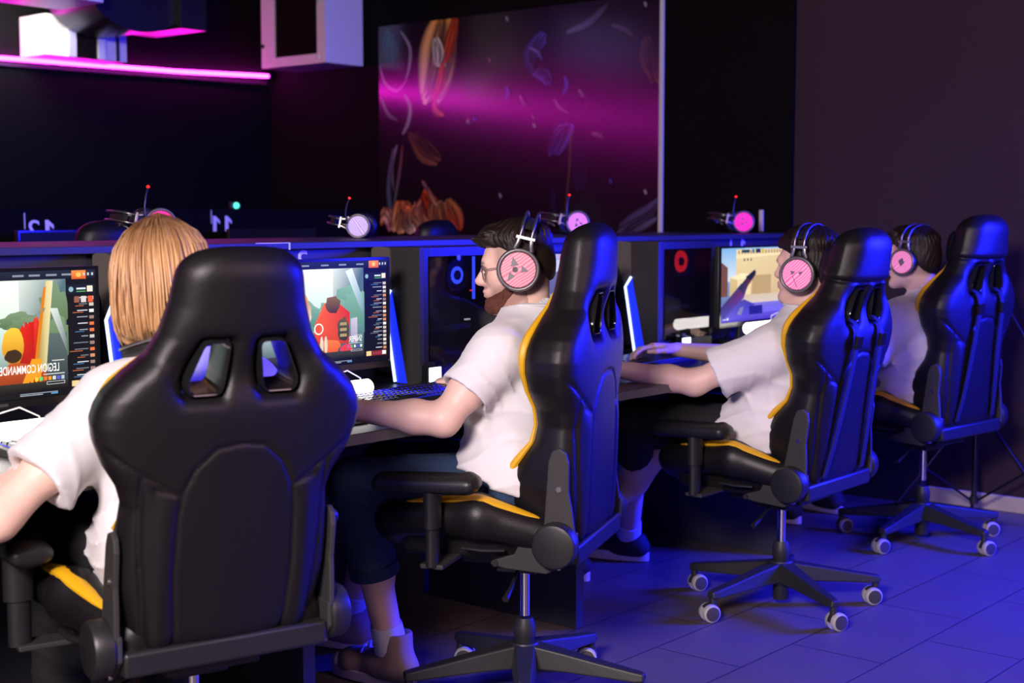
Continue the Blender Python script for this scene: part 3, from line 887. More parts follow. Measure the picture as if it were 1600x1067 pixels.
def screen_three():
    s = Scr()
    s.rect(0, 0, 1, 1, ui(50,52,80), ui(170,170,190))
    s.rect(0, 0.55, 1, 0.80, ui(84,86,110), ui(100,100,125)); s.rect(0, 0.80, 1, 0.93, ui(190,190,205))
    for k in range(9): s.poly([(0.06+k*0.11,0.15),(0.14+k*0.11,0.15),(0.12+k*0.11,0.6),(0.08+k*0.11,0.62)], ui(*random.Random(k).choice([(70,72,96),(120,120,140),(150,150,170),(44,46,70)])))
    s.rect(0.0, 0.50, 1, 0.54, ui(150,150,165)); s.rect(0.25, 0.30, 0.4, 0.33, ui(110,190,205)); s.rect(0.6, 0.28, 0.75, 0.31, ui(110,190,205))
    s.rect(0.45, 0.93, 0.52, 0.99, ui(215,70,110)); s.rect(0.56, 0.94, 0.60, 0.985, ui(80,150,170)); s.rect(0.30, 0.94, 0.36, 0.985, ui(225,225,230))
    return s
def screen_off():
    s = Scr(); s.rect(0, 0, 1, 1, (0.0006, 0.0006, 0.001)); return s

def monitor_proto():
    r = empty('monitor', (0, 0, 0))
    b = MB(); w, h = WS/2+0.008, HS/2
    b.box((-w, 0.004, -h-0.020), (w, 0.030, h+0.008))
    b.build('casing', M['plastic'], r, bevel=0.004)
    z = MB()
    z.box((-w, -0.003, -h-0.020), (w, 0.004, -h-0.001)).box((-w, -0.003, h), (w, 0.004, h+0.008)).box((-w, -0.003, -h), (-WS/2, 0.004, h)).box((WS/2, -0.003, -h), (w, 0.004, h))
    z.build('bezel', M['gloss'], r, smooth=False)
    bk = MB().box((-0.12, 0.030, -0.09), (0.12, 0.055, 0.09)); bk.build('rear_cover', M['plastic'], r, bevel=0.008)
    st = MB().box((-0.028, 0.055, -0.245), (0.028, 0.075, 0.03)).box((-0.02, 0.050, -0.02), (0.02, 0.06, 0.02)); st.build('stand_post', M['plastic'], r, bevel=0.004)
    zb = -(0.985-ZD)
    ft = MB().prism([(0.12*math.cos(a), 0.06+0.085*math.sin(a)) for a in [2*PI*i/28 for i in range(28)]], 'z', zb, zb+0.012)
    ft.cyl((0, 0.065, zb+0.012), (0, 0.065, -0.23), 0.03, 0.024); ft.build('stand_base', M['plastic'], r, angle=30)
    MB().box((-0.02, -0.0045, -h-0.014), (0.02, -0.003, -h-0.007)).build('badge', M['matte'], r, smooth=False)
    return r
mproto = monitor_proto()
mons = [(1.716, 2.992, 0.985, 0, screen_one, 'lit monitor with red and yellow shapes on a pale landscape, left of the blond hair', 1),
        (2.706, 2.99, 0.985, 0, screen_two, 'lit monitor with an orange heap in a pale landscape, beside the bearded player', 1),
        (3.815, 2.99, 0.985, 0, screen_three, 'lit monitor with a grey blue scene, glimpsed behind the bearded head', 1),
        (5.09, 3.0, 0.985, 0, screen_four, 'lit monitor showing a beige building over a violet foreground', 1)]
for i, (x, y, z, rz, sc, lab, on) in enumerate(mons):
    o = mproto if i == 0 else copy_tree(mproto)
    o.location = (x, y, z); o.rotation_euler.z = R_(rz)
    tag(o, lab, 'monitor', 'monitors on the front desk')
    for ch in list(o.children):
        if ch.name.startswith('screen'): bpy.data.objects.remove(ch)
    sc().mb.build('screen', M['screen'], o, smooth=False, loc=(0, -0.0002, 0))
for i, (x, lab) in enumerate(((3.45, 'dark monitor on the rear desk under the left pale seat number'), (4.55, 'dark monitor on the rear desk under the reversed number at centre left'))):
    o = copy_tree(mproto); o.location = (x, 5.36, 1.045)
    for ch in list(o.children):
        if ch.name.startswith('screen'): bpy.data.objects.remove(ch)
    tag(o, lab, 'monitor', 'dark monitors of the second row')
    screen_off().mb.build('screen', M['screen'], o, smooth=False, loc=(0, -0.0002, 0))

# ================================================================== COMPUTER TOWERS
def tower_proto(fan_m, glow, hasstrip):
    """origin at the near right-front corner on the desk: front looks to -x, glass side to -y"""
    r = empty('computer_tower', (0, 0, 0))
    Wd, Ln, Ht = 0.215, 0.385, 0.425
    c = MB()
    c.box((0.045, 0.004, 0.0), (Ln, 0.012, 0.055)); c.box((0.045, 0.004, Ht-0.03), (Ln, 0.012, Ht))
    c.box((0.02, 0.01, Ht-0.012), (Ln, Wd, Ht)); c.box((0.02, 0.01, 0.012), (Ln, Wd, 0.03)); c.box((0.02, Wd-0.01, 0.012), (Ln, Wd, Ht))
    c.box((Ln-0.012, 0.01, 0.012), (Ln, Wd, Ht)); c.box((0.02, 0.004, 0.0), (0.045, Wd, Ht))
    c.build('case', M['plastic'], r, smooth=False, bevel=0.0015)
    MB().box((0.045, 0.0, 0.05), (Ln-0.004, 0.004, Ht-0.028)).build('glass_panel', M['glassside'], r, smooth=False)
    f = MB()
    f.prism([(0.0, 0.0), (0.10, 0.0), (0.118, Ht*0.69), (0.124, Ht), (0.0, Ht)], 'x', 0.0, 0.02)
    f.build('front_panel', M['matte'], r, smooth=False)['label'] = 'dark grey front panel'
    # lighter folded wedge above the light line
    w = MB()
    w.hexa([(-0.004, 0.121, Ht*0.69), (-0.004, 0.150, Ht*0.60), (-0.004, 0.205, Ht*0.90), (-0.004, 0.205, Ht)], [(0.02, 0.121, Ht*0.69), (0.02, 0.150, Ht*0.60), (0.02, 0.205, Ht*0.9), (0.02, 0.205, Ht)])
    w.hexa([(-0.004, 0.121, Ht*0.69), (-0.004, 0.205, Ht), (-0.004, 0.150, Ht), (-0.004, 0.126, Ht*0.99)], [(0.02, 0.121, Ht*0.69), (0.02, 0.205, Ht), (0.02, 0.150, Ht), (0.02, 0.126, Ht*0.99)])
    w.build('wedge_panel', M['wedge'], r, smooth=False)['label'] = 'lighter grey folded wedge'
    b = MB()
    b.hexa([(-0.003, 0.056, 0.004), (-0.003, 0.100, 0.004), (-0.003, 0.144, Ht*0.60), (-0.003, 0.120, Ht*0.68)], [(0.02, 0.056, 0.004), (0.02, 0.100, 0.004), (0.02, 0.144, Ht*0.6), (0.02, 0.120, Ht*0.68)])
    b.build('light_panel', M['led_blue'], r, smooth=False)['label'] = 'glowing blue wedge'
    l = MB()
    l.sweep([(-0.006, 0.102, 0.006), (-0.006, 0.147, Ht*0.595), (-0.006, 0.120, Ht*0.685)], 0.0050, 8)
    l.build('light_strip', M['led_white'], r)['label'] = 'bent white blue light line'
    s = MB().box((0.03, 0.165, 0.0), (0.06, 0.2, Ht)); 
    # inside
    i_ = MB().box((0.05, 0.17, 0.05), (Ln-0.02, 0.19, Ht-0.04)).box((0.06, 0.05, 0.16), (0.29, 0.165, 0.175)).box((0.06, 0.05, 0.02), (Ln-0.02, 0.17, 0.09))
    i_.build('mainboard', M['matte'], r, smooth=False)
    fx, fz = (0.272, 0.330) if hasstrip else (0.297, 0.343)
    fan = MB().torus((fx, 0.10, fz), 0.052, 0.006, 'y', mi=0).build('fan', M['plastic'], r)
    ring = MB()
    if hasstrip:
        ring.torus((fx, 0.095, fz), 0.026, 0.0026, 'y').torus((fx+0.018, 0.105, fz), 0.040, 0.0016, 'y')
    else:
        ring.torus((fx, 0.10, fz), 0.032, 0.011, 'y')
    ring.build('fan_light', fan_m, fan)
    fb = MB()
    for k in range(7):
        a = 2*PI*k/7
        u = Vector((math.cos(a), 0, math.sin(a))); t = Vector((-math.sin(a), 0, math.cos(a)))
        o = Vector((fx, 0.10, fz))
        q = [o+u*0.014-t*0.004, o+u*0.046-t*0.010, o+u*0.046+t*0.012+Vector((0, .01, 0)), o+u*0.014+t*0.005+Vector((0, .01, 0))]
        q2 = [p+Vector((0, .002, 0)) for p in q]
        fb.hexa(q, q2)
    fb.cyl((fx, 0.092, fz), (fx, 0.114, fz), 0.016); fb.build('fan_blades', M['plastic'], fan)
    if hasstrip:
        st = MB().box((0.279, 0.03, 0.255), (0.287, 0.036, 0.392)); st.build('inner_light_strip', M['led_strip'], r, smooth=False)
        MB().box((fx+0.028, 0.06, fz-0.052), (fx+0.034, 0.066, fz-0.047)).build('status_light', M['led_red'], r, smooth=False)
        MB().box((0.262, 0.052, 0.186), (0.288, 0.056, 0.191)).build('lit_badge', M['badge'], r, smooth=False)
    for sx in (0.08, Ln-0.05):
        MB().box((sx-0.02, 0.03, -0.0), (sx+0.02, 0.06, 0.012)).build('foot', M['strap'], r, smooth=False)
    return r
def glass_side():
    m, nt, b = new_mat('smoked side glass')
    b.inputs['Base Color'].default_value = (0.5, 0.5, 0.55, 1)
    b.inputs['Transmission Weight'].default_value = 1.0
    b.inputs['Roughness'].default_value = 0.02
    b.inputs['IOR'].default_value = 1.5
    return m
M['glassside'] = glass_side()
M['wedge'] = pmat('grey wedge plastic', (0.11, 0.095, 0.085), 0.5)
M['led_strip'] = emat('blue strip', (0.03, 0.06, 1.0), 2.5)
M['badge'] = emat('small lit badge', (0.8, 0.8, 0.9), 0.8)
tw = tower_proto(M['led_strip'], None, True)
tw.location = (3.138, 3.022, ZD); tag(tw, 'black computer tower with blue fan light, behind the bearded player', 'computer', 'towers on the front desk')
t1 = copy_tree(tw); t1.location = (2.13, 3.022, ZD); tag(t1, 'black computer tower with blue light line, beside the blond hair', 'computer', 'towers on the front desk')
t3 = tower_proto(M['led_redring'], None, False)
t3.location = (4.425, 3.022, ZD); tag(t3, 'black computer tower with red fan glow, left of the beige building screen', 'computer', 'towers on the front desk')

# ================================================================== SMALL DESK THINGS
def keyboard_proto():
    r = empty('keyboard', (0, 0, 0))
    MB().hexa([(-0.215, -0.065, 0), (0.215, -0.065, 0), (0.215, 0.065, 0), (-0.215, 0.065, 0)], [(-0.215, -0.065, 0.014), (0.215, -0.065, 0.014), (0.215, 0.065, 0.026), (-0.215, 0.065, 0.026)]).build('base', M['plastic'], r, smooth=False, bevel=0.003)
    k = MB(); u = MB()
    for j in range(5):
        y = -0.052+j*0.0235; z = 0.0155+(y+0.065)*0.0925
        xs = [-0.20+0.0195*i for i in range(21)]
        for i, x in enumerate(xs):
            if j == 0 and 5 <= i <= 9:
                if i != 5: continue
                x1 = x+0.0195*5-0.0035
            else: x1 = x+0.016
            b0 = [(x, y, z), (x1, y, z), (x1, y+0.019, z+0.0018), (x, y+0.019, z+0.0018)]
            t0 = [(x+.0015, y+.002, z+.007), (x1-.0015, y+.002, z+.007), (x1-.0015, y+.017, z+.0088), (x+.0015, y+.017, z+.0088)]
            k.hexa(b0, t0)
    k.build('keys', M['gloss'], r, smooth=False)
    MB().hexa([(-0.205, -0.056, 0.0155), (0.205, -0.056, 0.0155), (0.205, 0.062, 0.0262), (-0.205, 0.062, 0.0262)], [(-0.205, -0.056, 0.0165), (0.205, -0.056, 0.0165), (0.205, 0.062, 0.0272), (-0.205, 0.062, 0.0272)]).build('backlight', M['keyglow'], r, smooth=False)
    return r
M['keyglow'] = emat('key backlight', (0.03, 0.06, 1.0), 0.35)
kb = keyboard_proto()
kb.location = (2.86, 2.80, ZD); kb.rotation_euler.z = R_(4); tag(kb, 'black keyboard with blue backlight, in front of the bearded player', 'keyboard', 'keyboards on the front desk')
for x, y, a, lab in ((4.15, 2.86, 3, 'black keyboard with blue backlight, under the raised hand of the second headset wearer'), (5.25, 2.80, 0, 'black keyboard before the farthest player'), (1.83, 2.80, 0, 'black keyboard before the blond player')):
    o = copy_tree(kb); o.location = (x, y, ZD); o.rotation_euler.z = R_(a); tag(o, lab, 'keyboard', 'keyboards on the front desk')

def bar_lamp(x0, x1, y, z, lab):
    r = empty('bar_lamp', ((x0+x1)/2, y, ZD))
    tag(r, lab, 'lamp', 'white bar lamps under the monitors')
    w = (x1-x0)/2; h = z-ZD; rr = 0.0225
    n = 16
    pr = [(rr*math.sin(2*PI*i/n), h+rr*math.cos(2*PI*i/n)) for i in range(n)]
    MB().lathe([(0.0, -w), (rr*0.8, -w), (rr, -w+0.006), (rr, w-0.006), (rr*0.8, w), (0.0, w)], (0, 0, h), 'x', 24).build('light_tube', M['lamp_warm'], r)
    f = MB()
    for s in (-1, 1): f.box((s*w*0.7-0.015, -0.012, 0), (s*w*0.7+0.015, 0.022, h-rr+0.004))
    f.box((-w*0.75, 0.008, 0), (w*0.75, 0.020, 0.012)); f.build('stand', M['plastic'], r, smooth=False, bevel=0.002)
    c = MB().sweep([(w*0.2, 0.02, h), (w*0.5, 0.05, h+0.035), (w*0.8, 0.05, h+0.045), (w*1.05, 0.045, h+0.02), (w*1.1, 0.06, h-0.02), (w*1.08, 0.09, 0.004)], 0.002, 8)
    c.build('cable', M['cablew'], r)
    return r
bar_lamp(2.40, 2.765, 2.86, 0.785, 'glowing white bar lamp beside the dark chair back, below the orange heap screen')
bar_lamp(1.38, 1.755, 2.86, 0.785, 'glowing white bar lamp behind the hand at the left edge')
bar_lamp(4.80, 5.16, 2.86, 0.825, 'glowing white bar lamp under the beige building screen')

def cube_lamp(x, y, w, h, lab):
    r = empty('cube_lamp', (x, y, ZD)); tag(r, lab, 'lamp', 'small square lamps by the towers')
    MB().box((-w/2-0.006, -0.0, 0.0), (w/2+0.006, 0.03, h+0.008)).build('housing', M['gloss'], r, smooth=False, bevel=0.002)
    MB().box((-w/2, -0.004, 0.004), (w/2, 0.0, h+0.002)).build('light_panel', M['lamp_blue'], r, smooth=False, bevel=0.001)
    MB().box((-0.014, 0.008, h+0.008), (0.010, 0.022, h+0.018)).build('switch', M['plastic'], r, smooth=False)
    return r
cube_lamp(3.165, 2.985, 0.050, 0.056, 'small square white blue lamp in front of the blue-lit tower')
cube_lamp(4.563, 2.985, 0.052, 0.056, 'small square white blue lamp behind the raised hand')

def mouse(x, y, rz, lab):
    r = empty('mouse', (x, y, ZD+0.003), R_(rz)); tag(r, lab, 'mouse', 'mice on the front desk')
    V, F = sdf_mesh([ell((0, 0, 0.008), (0.031, 0.06, 0.030)), cut(lambda X, Y, Z: -Z+0*X+0*Y, 0.004)], 0.003)
    np_mesh('shell', V, F, M['plastic'], r)
    MB().torus((0, 0.035, 0.028), 0.009, 0.003, 'x', 20, 8).build('wheel', M['keyglow'], r)
    return r
mouse(4.70, 2.80, 10, 'black mouse on a pad under the beige building screen')
mouse(2.36, 2.72, 10, 'black mouse hidden behind the big dark chair back, under the bearded player’s hand')
def mpad(x, y, w, d, lab):
    V = MB().box((x-w/2, y-d/2, ZD), (x+w/2, y+d/2, ZD+0.003))
    o = V.build('mouse_pad', M['pad'], smooth=False, bevel=0.001)
    tag(o, lab, 'mouse pad', 'mouse pads on the front desk')
mpad(4.73, 2.80, 0.24, 0.30, 'black mouse pad in front of the red-lit tower')
mpad(2.36, 2.72, 0.24, 0.30, 'black mouse pad behind the big dark chair back')
cb = MB()
rr = random.Random(3)
for k in range(5):
    x = 4.86+k*0.05; pts = []
    for i in range(8):
        pts.append((x+0.03*math.sin(i*1.3+k)+i*0.02, 3.05+0.02*rr.random()+0.012*i, 0.836-0.012*i+0.02*math.sin(i*1.7+k*2) if i < 6 else 0.745+0.004*(k % 3)))
    cb.sweep(pts, 0.003, 7)
tag(cb.build('cable_bundle', M['cable']), 'tangle of thin black cables hanging under the beige building screen', 'cable')
# phone-like flat tablet lying at the back of the right desk
# ================================================================== GAMING CHAIR
VB = np.array([-.03, .0, .035, .08, .125, .18, .235, .28, .32, .365, .41, .444, .47, .496, .53, .567, .61, .67, .74, .80])
HWB = np.array([.185, .193, .202, .213, .220, .220, .216, .212, .224, .252, .270, .275, .269, .256, .225, .182, .157, .139, .128, .107])
WGB = np.array([.06, .09, .115, .150, .158, .13, .09, .082, .085, .098, .104, .104, .102, .096, .086, .076, .068, .058, .048, .035])
def back_fields(U, W, V):
    v = np.clip(V, -.03, .80)
    hw = np.interp(v.ravel(), VB, HWB).reshape(v.shape); wg = np.interp(v.ravel(), VB, WGB).reshape(v.shape)
    return hw, wg
def hole_poly(s): return [(s*.031, .602), (s*.078, .602), (s*.109, .528), (s*.105, .505), (s*.046, .505), (s*.040, .524)]
def seam(P, U, V):
    d = None
    for (ax, ay), (bx, by) in zip(P[:-1], P[1:]):
        ex, ey = bx-ax, by-ay
        t = np.clip(((U-ax)*ex+(V-ay)*ey)/(ex*ex+ey*ey), 0, 1)
        q = np.sqrt((U-ax-t*ex)**2+(V-ay-t*ey)**2)
        d = q if d is None else np.minimum(d, q)
    return d
def chair_back(headcap):
    lo = np.array([-.29, -.10, -.05]); hi = np.array([.29, .22, .82])
    def fn(X, Y, Z):
        U = np.abs(X)+0*Y*Z; V = Z+0*X*Y; W = Y+0*X*Z
        hw, wg = back_fields(U, W, Z+0*X*0)
        b = sst(0.40, 0.80, U/np.maximum(hw, .05))
        wf = .032+.008*sst(.58, .7, V)+(wg-.032)*b
        wb = -.055+.022*np.exp(-((V-.545)/.055)**2)*sst(.17, .10, U)+.030*np.clip(U/np.maximum(hw, .05), 0, 1)**2.2
        dep = smax(W-wf, wb-W, .035)*0.85
        out = (U-hw+.22*np.maximum(W, 0))*0.85
        d = smax(smax(out, dep, .045), smax(V-.785, -.03-V, .01), .07)
        hp = poly_sd(hole_poly(1), U, V)-.006
        d = smax(d, -hp, .028)
        # sewn seams on the rear face
        rear = sst(.0, -.03, W)
        g = np.minimum(seam([(.262, .41), (.20, .365), (.118, .312)], U, V), seam([(.0, .407), (.05, .400), (.088, .365), (.110, .32), (.118, .27), (.122, .15), (.112, .0)], U, V))
        g = np.minimum(g, seam([(.118, .312), (.160, .325)], U, V))
        g = np.minimum(g, seam([(.188, .352), (.186, .20), (.168, .0)], U, V))
        d = d+rear*(.0042*np.exp(-(g/.0045)**2))
        # slight swelling of the panel between the two long seams
        d = d-rear*.007*np.exp(-((U-.145)/.022)**2)*sst(.34, .27, V)
        if headcap:
            d = d+.005*np.exp(-((V-.625)/.004)**2)
            d = d-.006*sst(.627, .643, V)
        return d
    return sdf_mesh([['add', fn, lo, hi, 0.0]], .0048, lo, hi)
def wing_edge(v):
    hw = np.interp(v, VB, HWB); wg = np.interp(v, VB, WGB)
    return hw, wg
def chair_seat():
    P = [rbox((0, .06, .385), (.200, .24, .052), .04, .02),
         rc((.180, -.135, .380), (.232, .04, .432), .044, .052, .03), rc((.232, .05, .432), (.222, .275, .412), .052, .045, .03),
         rc((-.180, -.135, .380), (-.232, .04, .432), .044, .052, .03), rc((-.232, .05, .432), (-.222, .275, .412), .052, .045, .03),
         rc((-.19, .285, .395), (.19, .285, .395), .05, .05, .03),
         rbox((0, .05, .345), (.20, .22, .03), .015, .02)]
    return sdf_mesh(P, .005)
def arm_pad():
    return sdf_mesh([rbox((0, 0, 0), (.044, .132, .017), .016, .01), rc((0, -.10, .004), (0, .10, .004), .030, .030, .02), sub(rc((0, -.08, .062), (0, .10, .062), .035), .02)], .004)
_back = {c: chair_back(c) for c in (False, True)}
_seat = chair_seat(); _seat = (_seat[0]+np.array([0, 0, .075]), _seat[1]); _pad = arm_pad()

def chair_proto(headcap):
    """gaming chair, origin on the floor under the gas lift, facing +y; recline is set on the backrest"""
    r = empty('gaming_chair')
    np_mesh('seat', *_seat, M['leather2'], r)
    seat = r.children[-1]
    for s in (-1, 1):
        mb = MB(); n = 18; path = []; rad = []
        for i in range(n+1):
            t = i/n; y = -.125+.36*t
            zt = np.interp(y, [-.135, .04, .275], [.455+.040, .507+.050, .487+.043]); xx = np.interp(y, [-.135, .04, .275], [.180, .232, .222])
            path.append((s*(xx+.016), y, zt-.001)); rad.append(.003+.020*math.sin(PI*t)**0.7)
        mb.sweep(path, rad, 10, flat=0.5); mb.build('seat_trim', M['yellow'], seat)['label'] = 'yellow trim'
    b = np_mesh('backrest', *_back[headcap], M['leather'], r)
    b.location = (0, -.155, .45)
    for s in (-1, 1):
        mb = MB(); path = []; rad = []
        for i in range(41):
            v = .015+(.60-.015)*i/40
            hw, wg = wing_edge(v)
            ins = .043+.007*float(sst(.28, .36, v)); path.append((s*(hw-ins), .032+(wg-.032)*float(sst(.40, .80, (hw-ins)/hw))+.001, v))
            rad.append(.0042+.0090*math.exp(-((v-.475)/.075)**2)+.006*math.exp(-((v-.17)/.06)**2))
        mb.sweep(path, rad, 8); mb.build('side_trim', M['yellow'], b)['label'] = 'yellow trim'
        # moulded slot surround
        hp = hole_poly(s)
        mb = MB(); cx = sum(p[0] for p in hp)/6; cz = sum(p[1] for p in hp)/6
        rings = []
        for w_, sc in ((-.036, 1.12), (-.041, 1.07), (-.040, 1.0), (-.030, .96), (.03, .96), (.046, 1.0), (.044, 1.12)):
            rings.append([(cx+(x-cx)*sc, w_, cz+(z-cz)*(1+(sc-1)*0.8)) for x, z in hp])
        # round the corners by resampling
        def rnd(q):
            o = []
            for i in range(6):
                a, c, e = q[i-1], q[i], q[(i+1) % 6]
                la = math.dist(a, c); le = math.dist(c, e); k = min(.012, la*.45, le*.45)
                A = [c[j]+(a[j]-c[j])*k/la for j in range(3)]; B = [c[j]+(e[j]-c[j])*k/le for j in range(3)]
                for t in (0, .33, .67, 1):
                    o.append(tuple((1-t)**2*A[j]+2*t*(1-t)*c[j]+t*t*B[j] for j in range(3)))
            return o
        rings = [rnd(q) for q in rings]; n = len(rings[0])
        vs = [p for q in rings for p in q]; fs = []
        for i in range(len(rings)-1):
            for k in range(n): fs.append((i*n+k, i*n+(k+1) % n, (i+1)*n+(k+1) % n, (i+1)*n+k))
        for k in range(n): fs.append(((len(rings)-1)*n+k, (len(rings)-1)*n+(k+1) % n, (k+1) % n, k))
        mb.add(vs, fs); mb.build('slot_frame', M['gloss'], b, angle=50)
        # steel hinge arm up the side of the back
        pl = [(-.045, .02), (.036, .03), (.030, .20), (.022, .225), (.004, .235), (-.014, .225), (-.022, .2), (-.024, .13), (-.034, .085)]
        x0, x1 = (.218, .230) if s > 0 else (-.230, -.218)
        mb = MB().prism(pl, 'x', x0, x1); a = mb.build('hinge_arm', M['matte'], b, smooth=False, bevel=.003)
        MB().cyl((s*.228, .0, .135), (s*.234, .0, .135), .007, n=14).build('bolt', M['boltm'], a)
    if headcap:
        # lumbar straps hang from the slots down the rear, and a head pillow is tied to the front
        for s in (-1, 1):
            mb = MB(); P = []
            for i, (x, w_, v) in enumerate(((.083, -.02, .512), (.083, -.046, .500), (.080, -.064, .46), (.084, -.064, .40), (.088, -.062, .32), (.098, -.060, .22), (.112, -.058, .12), (.128, -.052, .02))):
                P.append((s*x, w_-.005, v))
            vs = []
            for p in P: vs += [(p[0]-.013, p[1], p[2]), (p[0]+.013, p[1], p[2]), (p[0]+.013, p[1]+.003, p[2]), (p[0]-.013, p[1]+.003, p[2])]
            fs = []
            for i in range(len(P)-1):
                for k in range(4): fs.append((i*4+k, i*4+(k+1) % 4, i*4+4+(k+1) % 4, i*4+4+k))
            mb.add(vs, fs); st = mb.build('lumbar_strap', M['strap'], b, angle=60)
            MB().box((s*.082-.019, -.076, .425), (s*.082+.019, -.064, .465)).build('buckle', M['gloss'], st, smooth=False, bevel=.002)
        V, F = sdf_mesh([rbox((0, .055, .655), (.115, .034, .068), .033, .02), ell((0, .060, .655), (.11, .046, .062))], .005)
        np_mesh('head_pillow', V, F, M['leather2'], b)
    # metalwork
    for s in (-1, 1):
        sx = s*.246
        mb = MB().lathe([(0, -.022), (.050, -.022), (.056, -.016), (.056, .014), (.052, .020), (.044, .0225), (0, .023)] if s > 0 else [(0, -.023), (.044, -.0225), (.052, -.020), (.056, -.014), (.056, .016), (.050, .022), (0, .022)], (sx, -.155, .45), 'x', 40)
        mb.build('hinge_cover', M['plastic'], r, angle=35)
        pl = [(.05, .036), (.095, .002), (.112, -.034), (.17, -.054), (.174, -.064), (.135, -.072), (.03, -.078), (-.012, -.058), (-.05, -.02), (-.05, .03)]
        pl = [(-.155+y, .45+z) for y, z in pl]
        mb = MB().prism(pl, 'x', *( (.214, .224) if s > 0 else (-.224, -.214)))
        br = mb.build('hinge_bracket', M['matte'], r, smooth=False, bevel=.003)
        for y, z in ((-.155+.058, .458), (-.155-.004, .392)): MB().cyl((s*.223, y, z), (s*.230, y, z), .0062, n=14).build('bolt', M['boltm'], br)
        MB().cyl((s*.223, .005, .390), (s*.228, .005, .390), .008, n=14).build('bolt_hole', M['strap'], br)
        # armrest
        pd = np_mesh('armrest_pad', *_pad, M['plastic'], r); pd.location = (s*.315, .15, .598); pd.rotation_euler = (R_(-2), 0, 0)
        mb = MB().sweep([(s*.315, .135, .584), (s*.315, .135, .49)], [.021, .021], 14, flat=1.5).sweep([(s*.315, .135, .50), (s*.315, .135, .395)], [.016, .016], 14, flat=1.5)
        mb.box((s*.315-.02, .10, .574), (s*.315+.02, .17, .588)); mb.build('armrest_post', M['plastic'], r)
        mb = MB().box((min(s*.12, s*.325), .105, .388), (max(s*.12, s*.325), .165, .400)); mb.build('armrest_bracket', M['matte'], r, smooth=False, bevel=.003)
    MB().sweep([(-.228, -.02, .425), (-.245, .03, .426), (-.245, .085, .428)], [.008, .010, .008], 10, flat=.6).build('recline_lever', M['plastic'], r)
    MB().box((-.212, -.205, .395), (.212, -.165, .445)).build('crossbar', M['plastic'], r, bevel=.008, seg=3)
    MB().box((-.10, -.12, .355), (.10, .14, .388)).box((-.06, -.05, .325), (.06, .06, .36)).build('tilt_mechanism', M['castgrey'], r, smooth=False, bevel=.005)
    MB().sweep([(-.05, .0, .340), (-.13, -.015, .334), (-.17, -.02, .320), (-.22, -.02, .300)], [.004, .004, .006, .009], 10).build('height_lever', M['plastic'], r)
    MB().cyl((0, 0, .2), (0, 0, .33), .0135).build('lift_rod', M['chrome'], r)
    MB().lathe([(.024, .02), (.026, .025), (.026, .16), (.029, .165), (.029, .19), (.022, .212), (.0, .212)], n=28).build('lift_sleeve', M['castgrey'], r)
    mb = MB().lathe([(.0, .075), (.040, .075), (.043, .085), (.043, .135), (.036, .148), (.0, .148)], n=32)
    mb.build('base_hub', M['castgrey'], r)
    return r
def add_base(r, a0, cast):
    for k in range(5):
        a = R_(a0+72*k); u = Vector((math.cos(a), math.sin(a), 0)); t = Vector((-math.sin(a), math.cos(a), 0))
        def sec(d, w, z0, z1): 
            o = u*d; return [o+t*(-w)+Vector((0, 0, z0)), o+t*w+Vector((0, 0, z0)), o+t*w*.75+Vector((0, 0, z1)), o-t*w*.75+Vector((0, 0, z1))]
        S = [sec(.03, .036, .085, .145), sec(.12, .030, .083, .130), sec(.22, .025, .078, .112), sec(.30, .021, .073, .099), sec(.325, .016, .075, .095)]
        vs = [p for q in S for p in q]; fs = [(3, 2, 1, 0), tuple(range(16, 20))]
        for i in range(4):
            for j in range(4): fs.append((i*4+j, i*4+(j+1) % 4, i*4+4+(j+1) % 4, i*4+4+j))
        MB().add(vs, fs).build('base_leg', M['castgrey'], r, smooth=False, bevel=.005, seg=3)
        c = u*.312
        yaw = R_(cast[k])
        d = Vector((math.cos(yaw), math.sin(yaw), 0)); ax = Vector((-math.sin(yaw), math.cos(yaw), 0))
        w = c-d*.012+Vector((0, 0, .0285))
        mb = MB().cyl(c+Vector((0, 0, .05)), c+Vector((0, 0, .082)), .0115, n=16)
        # fork/hood over the wheels
        pts = [(math.cos(q)*.031, math.sin(q)*.031) for q in [PI*(0.02+0.75*i/10) for i in range(11)]]
        pin = [(x*.3, y*.3) for x, y in reversed(pts)]
        def ext(poly, h0, h1):
            n = len(poly); vs = []
            for h in (h0, h1):
                for x, z in poly: vs.append(w+d*x+ax*h+Vector((0, 0, z)))
            fs = [tuple(reversed(range(n))), tuple(range(n, 2*n))]+[(i, (i+1) % n, n+(i+1) % n, n+i) for i in range(n)]
            mb.add(vs, fs)
        ext(pts+pin, -.006, .006)
        ca = mb.build('caster', M['castgrey'], r, angle=45)
        for s in (-1, 1):
            def disc(prof):
                n = 26; vs = []
                for rr, h in prof:
                    for i in range(n):
                        q = 2*PI*i/n; vs.append(w+ax*(s*h)+d*(rr*math.cos(q))+Vector((0, 0, rr*math.sin(q))))
                fs = []
                for i in range(len(prof)-1):
                    for j in range(n): fs.append((i*n+j, i*n+(j+1) % n, (i+1)*n+(j+1) % n, (i+1)*n+j))
                fs.append(tuple(range(n))); fs.append(tuple(range((len(prof)-1)*n, len(prof)*n)))
                return vs, fs
            m2 = MB().add(*disc([(.0285, .008), (.0285, .020), (.026, .0235), (.0225, .0245)])); wh = m2.build('wheel', M['ringgrey'], ca, angle=40)
            wh['label'] = 'pale rimmed wheel'
            MB().add(*disc([(.0222, .0215), (.0222, .0262), (.019, .0268)])).build('wheel_cap', M['wheel'], wh, angle=40)
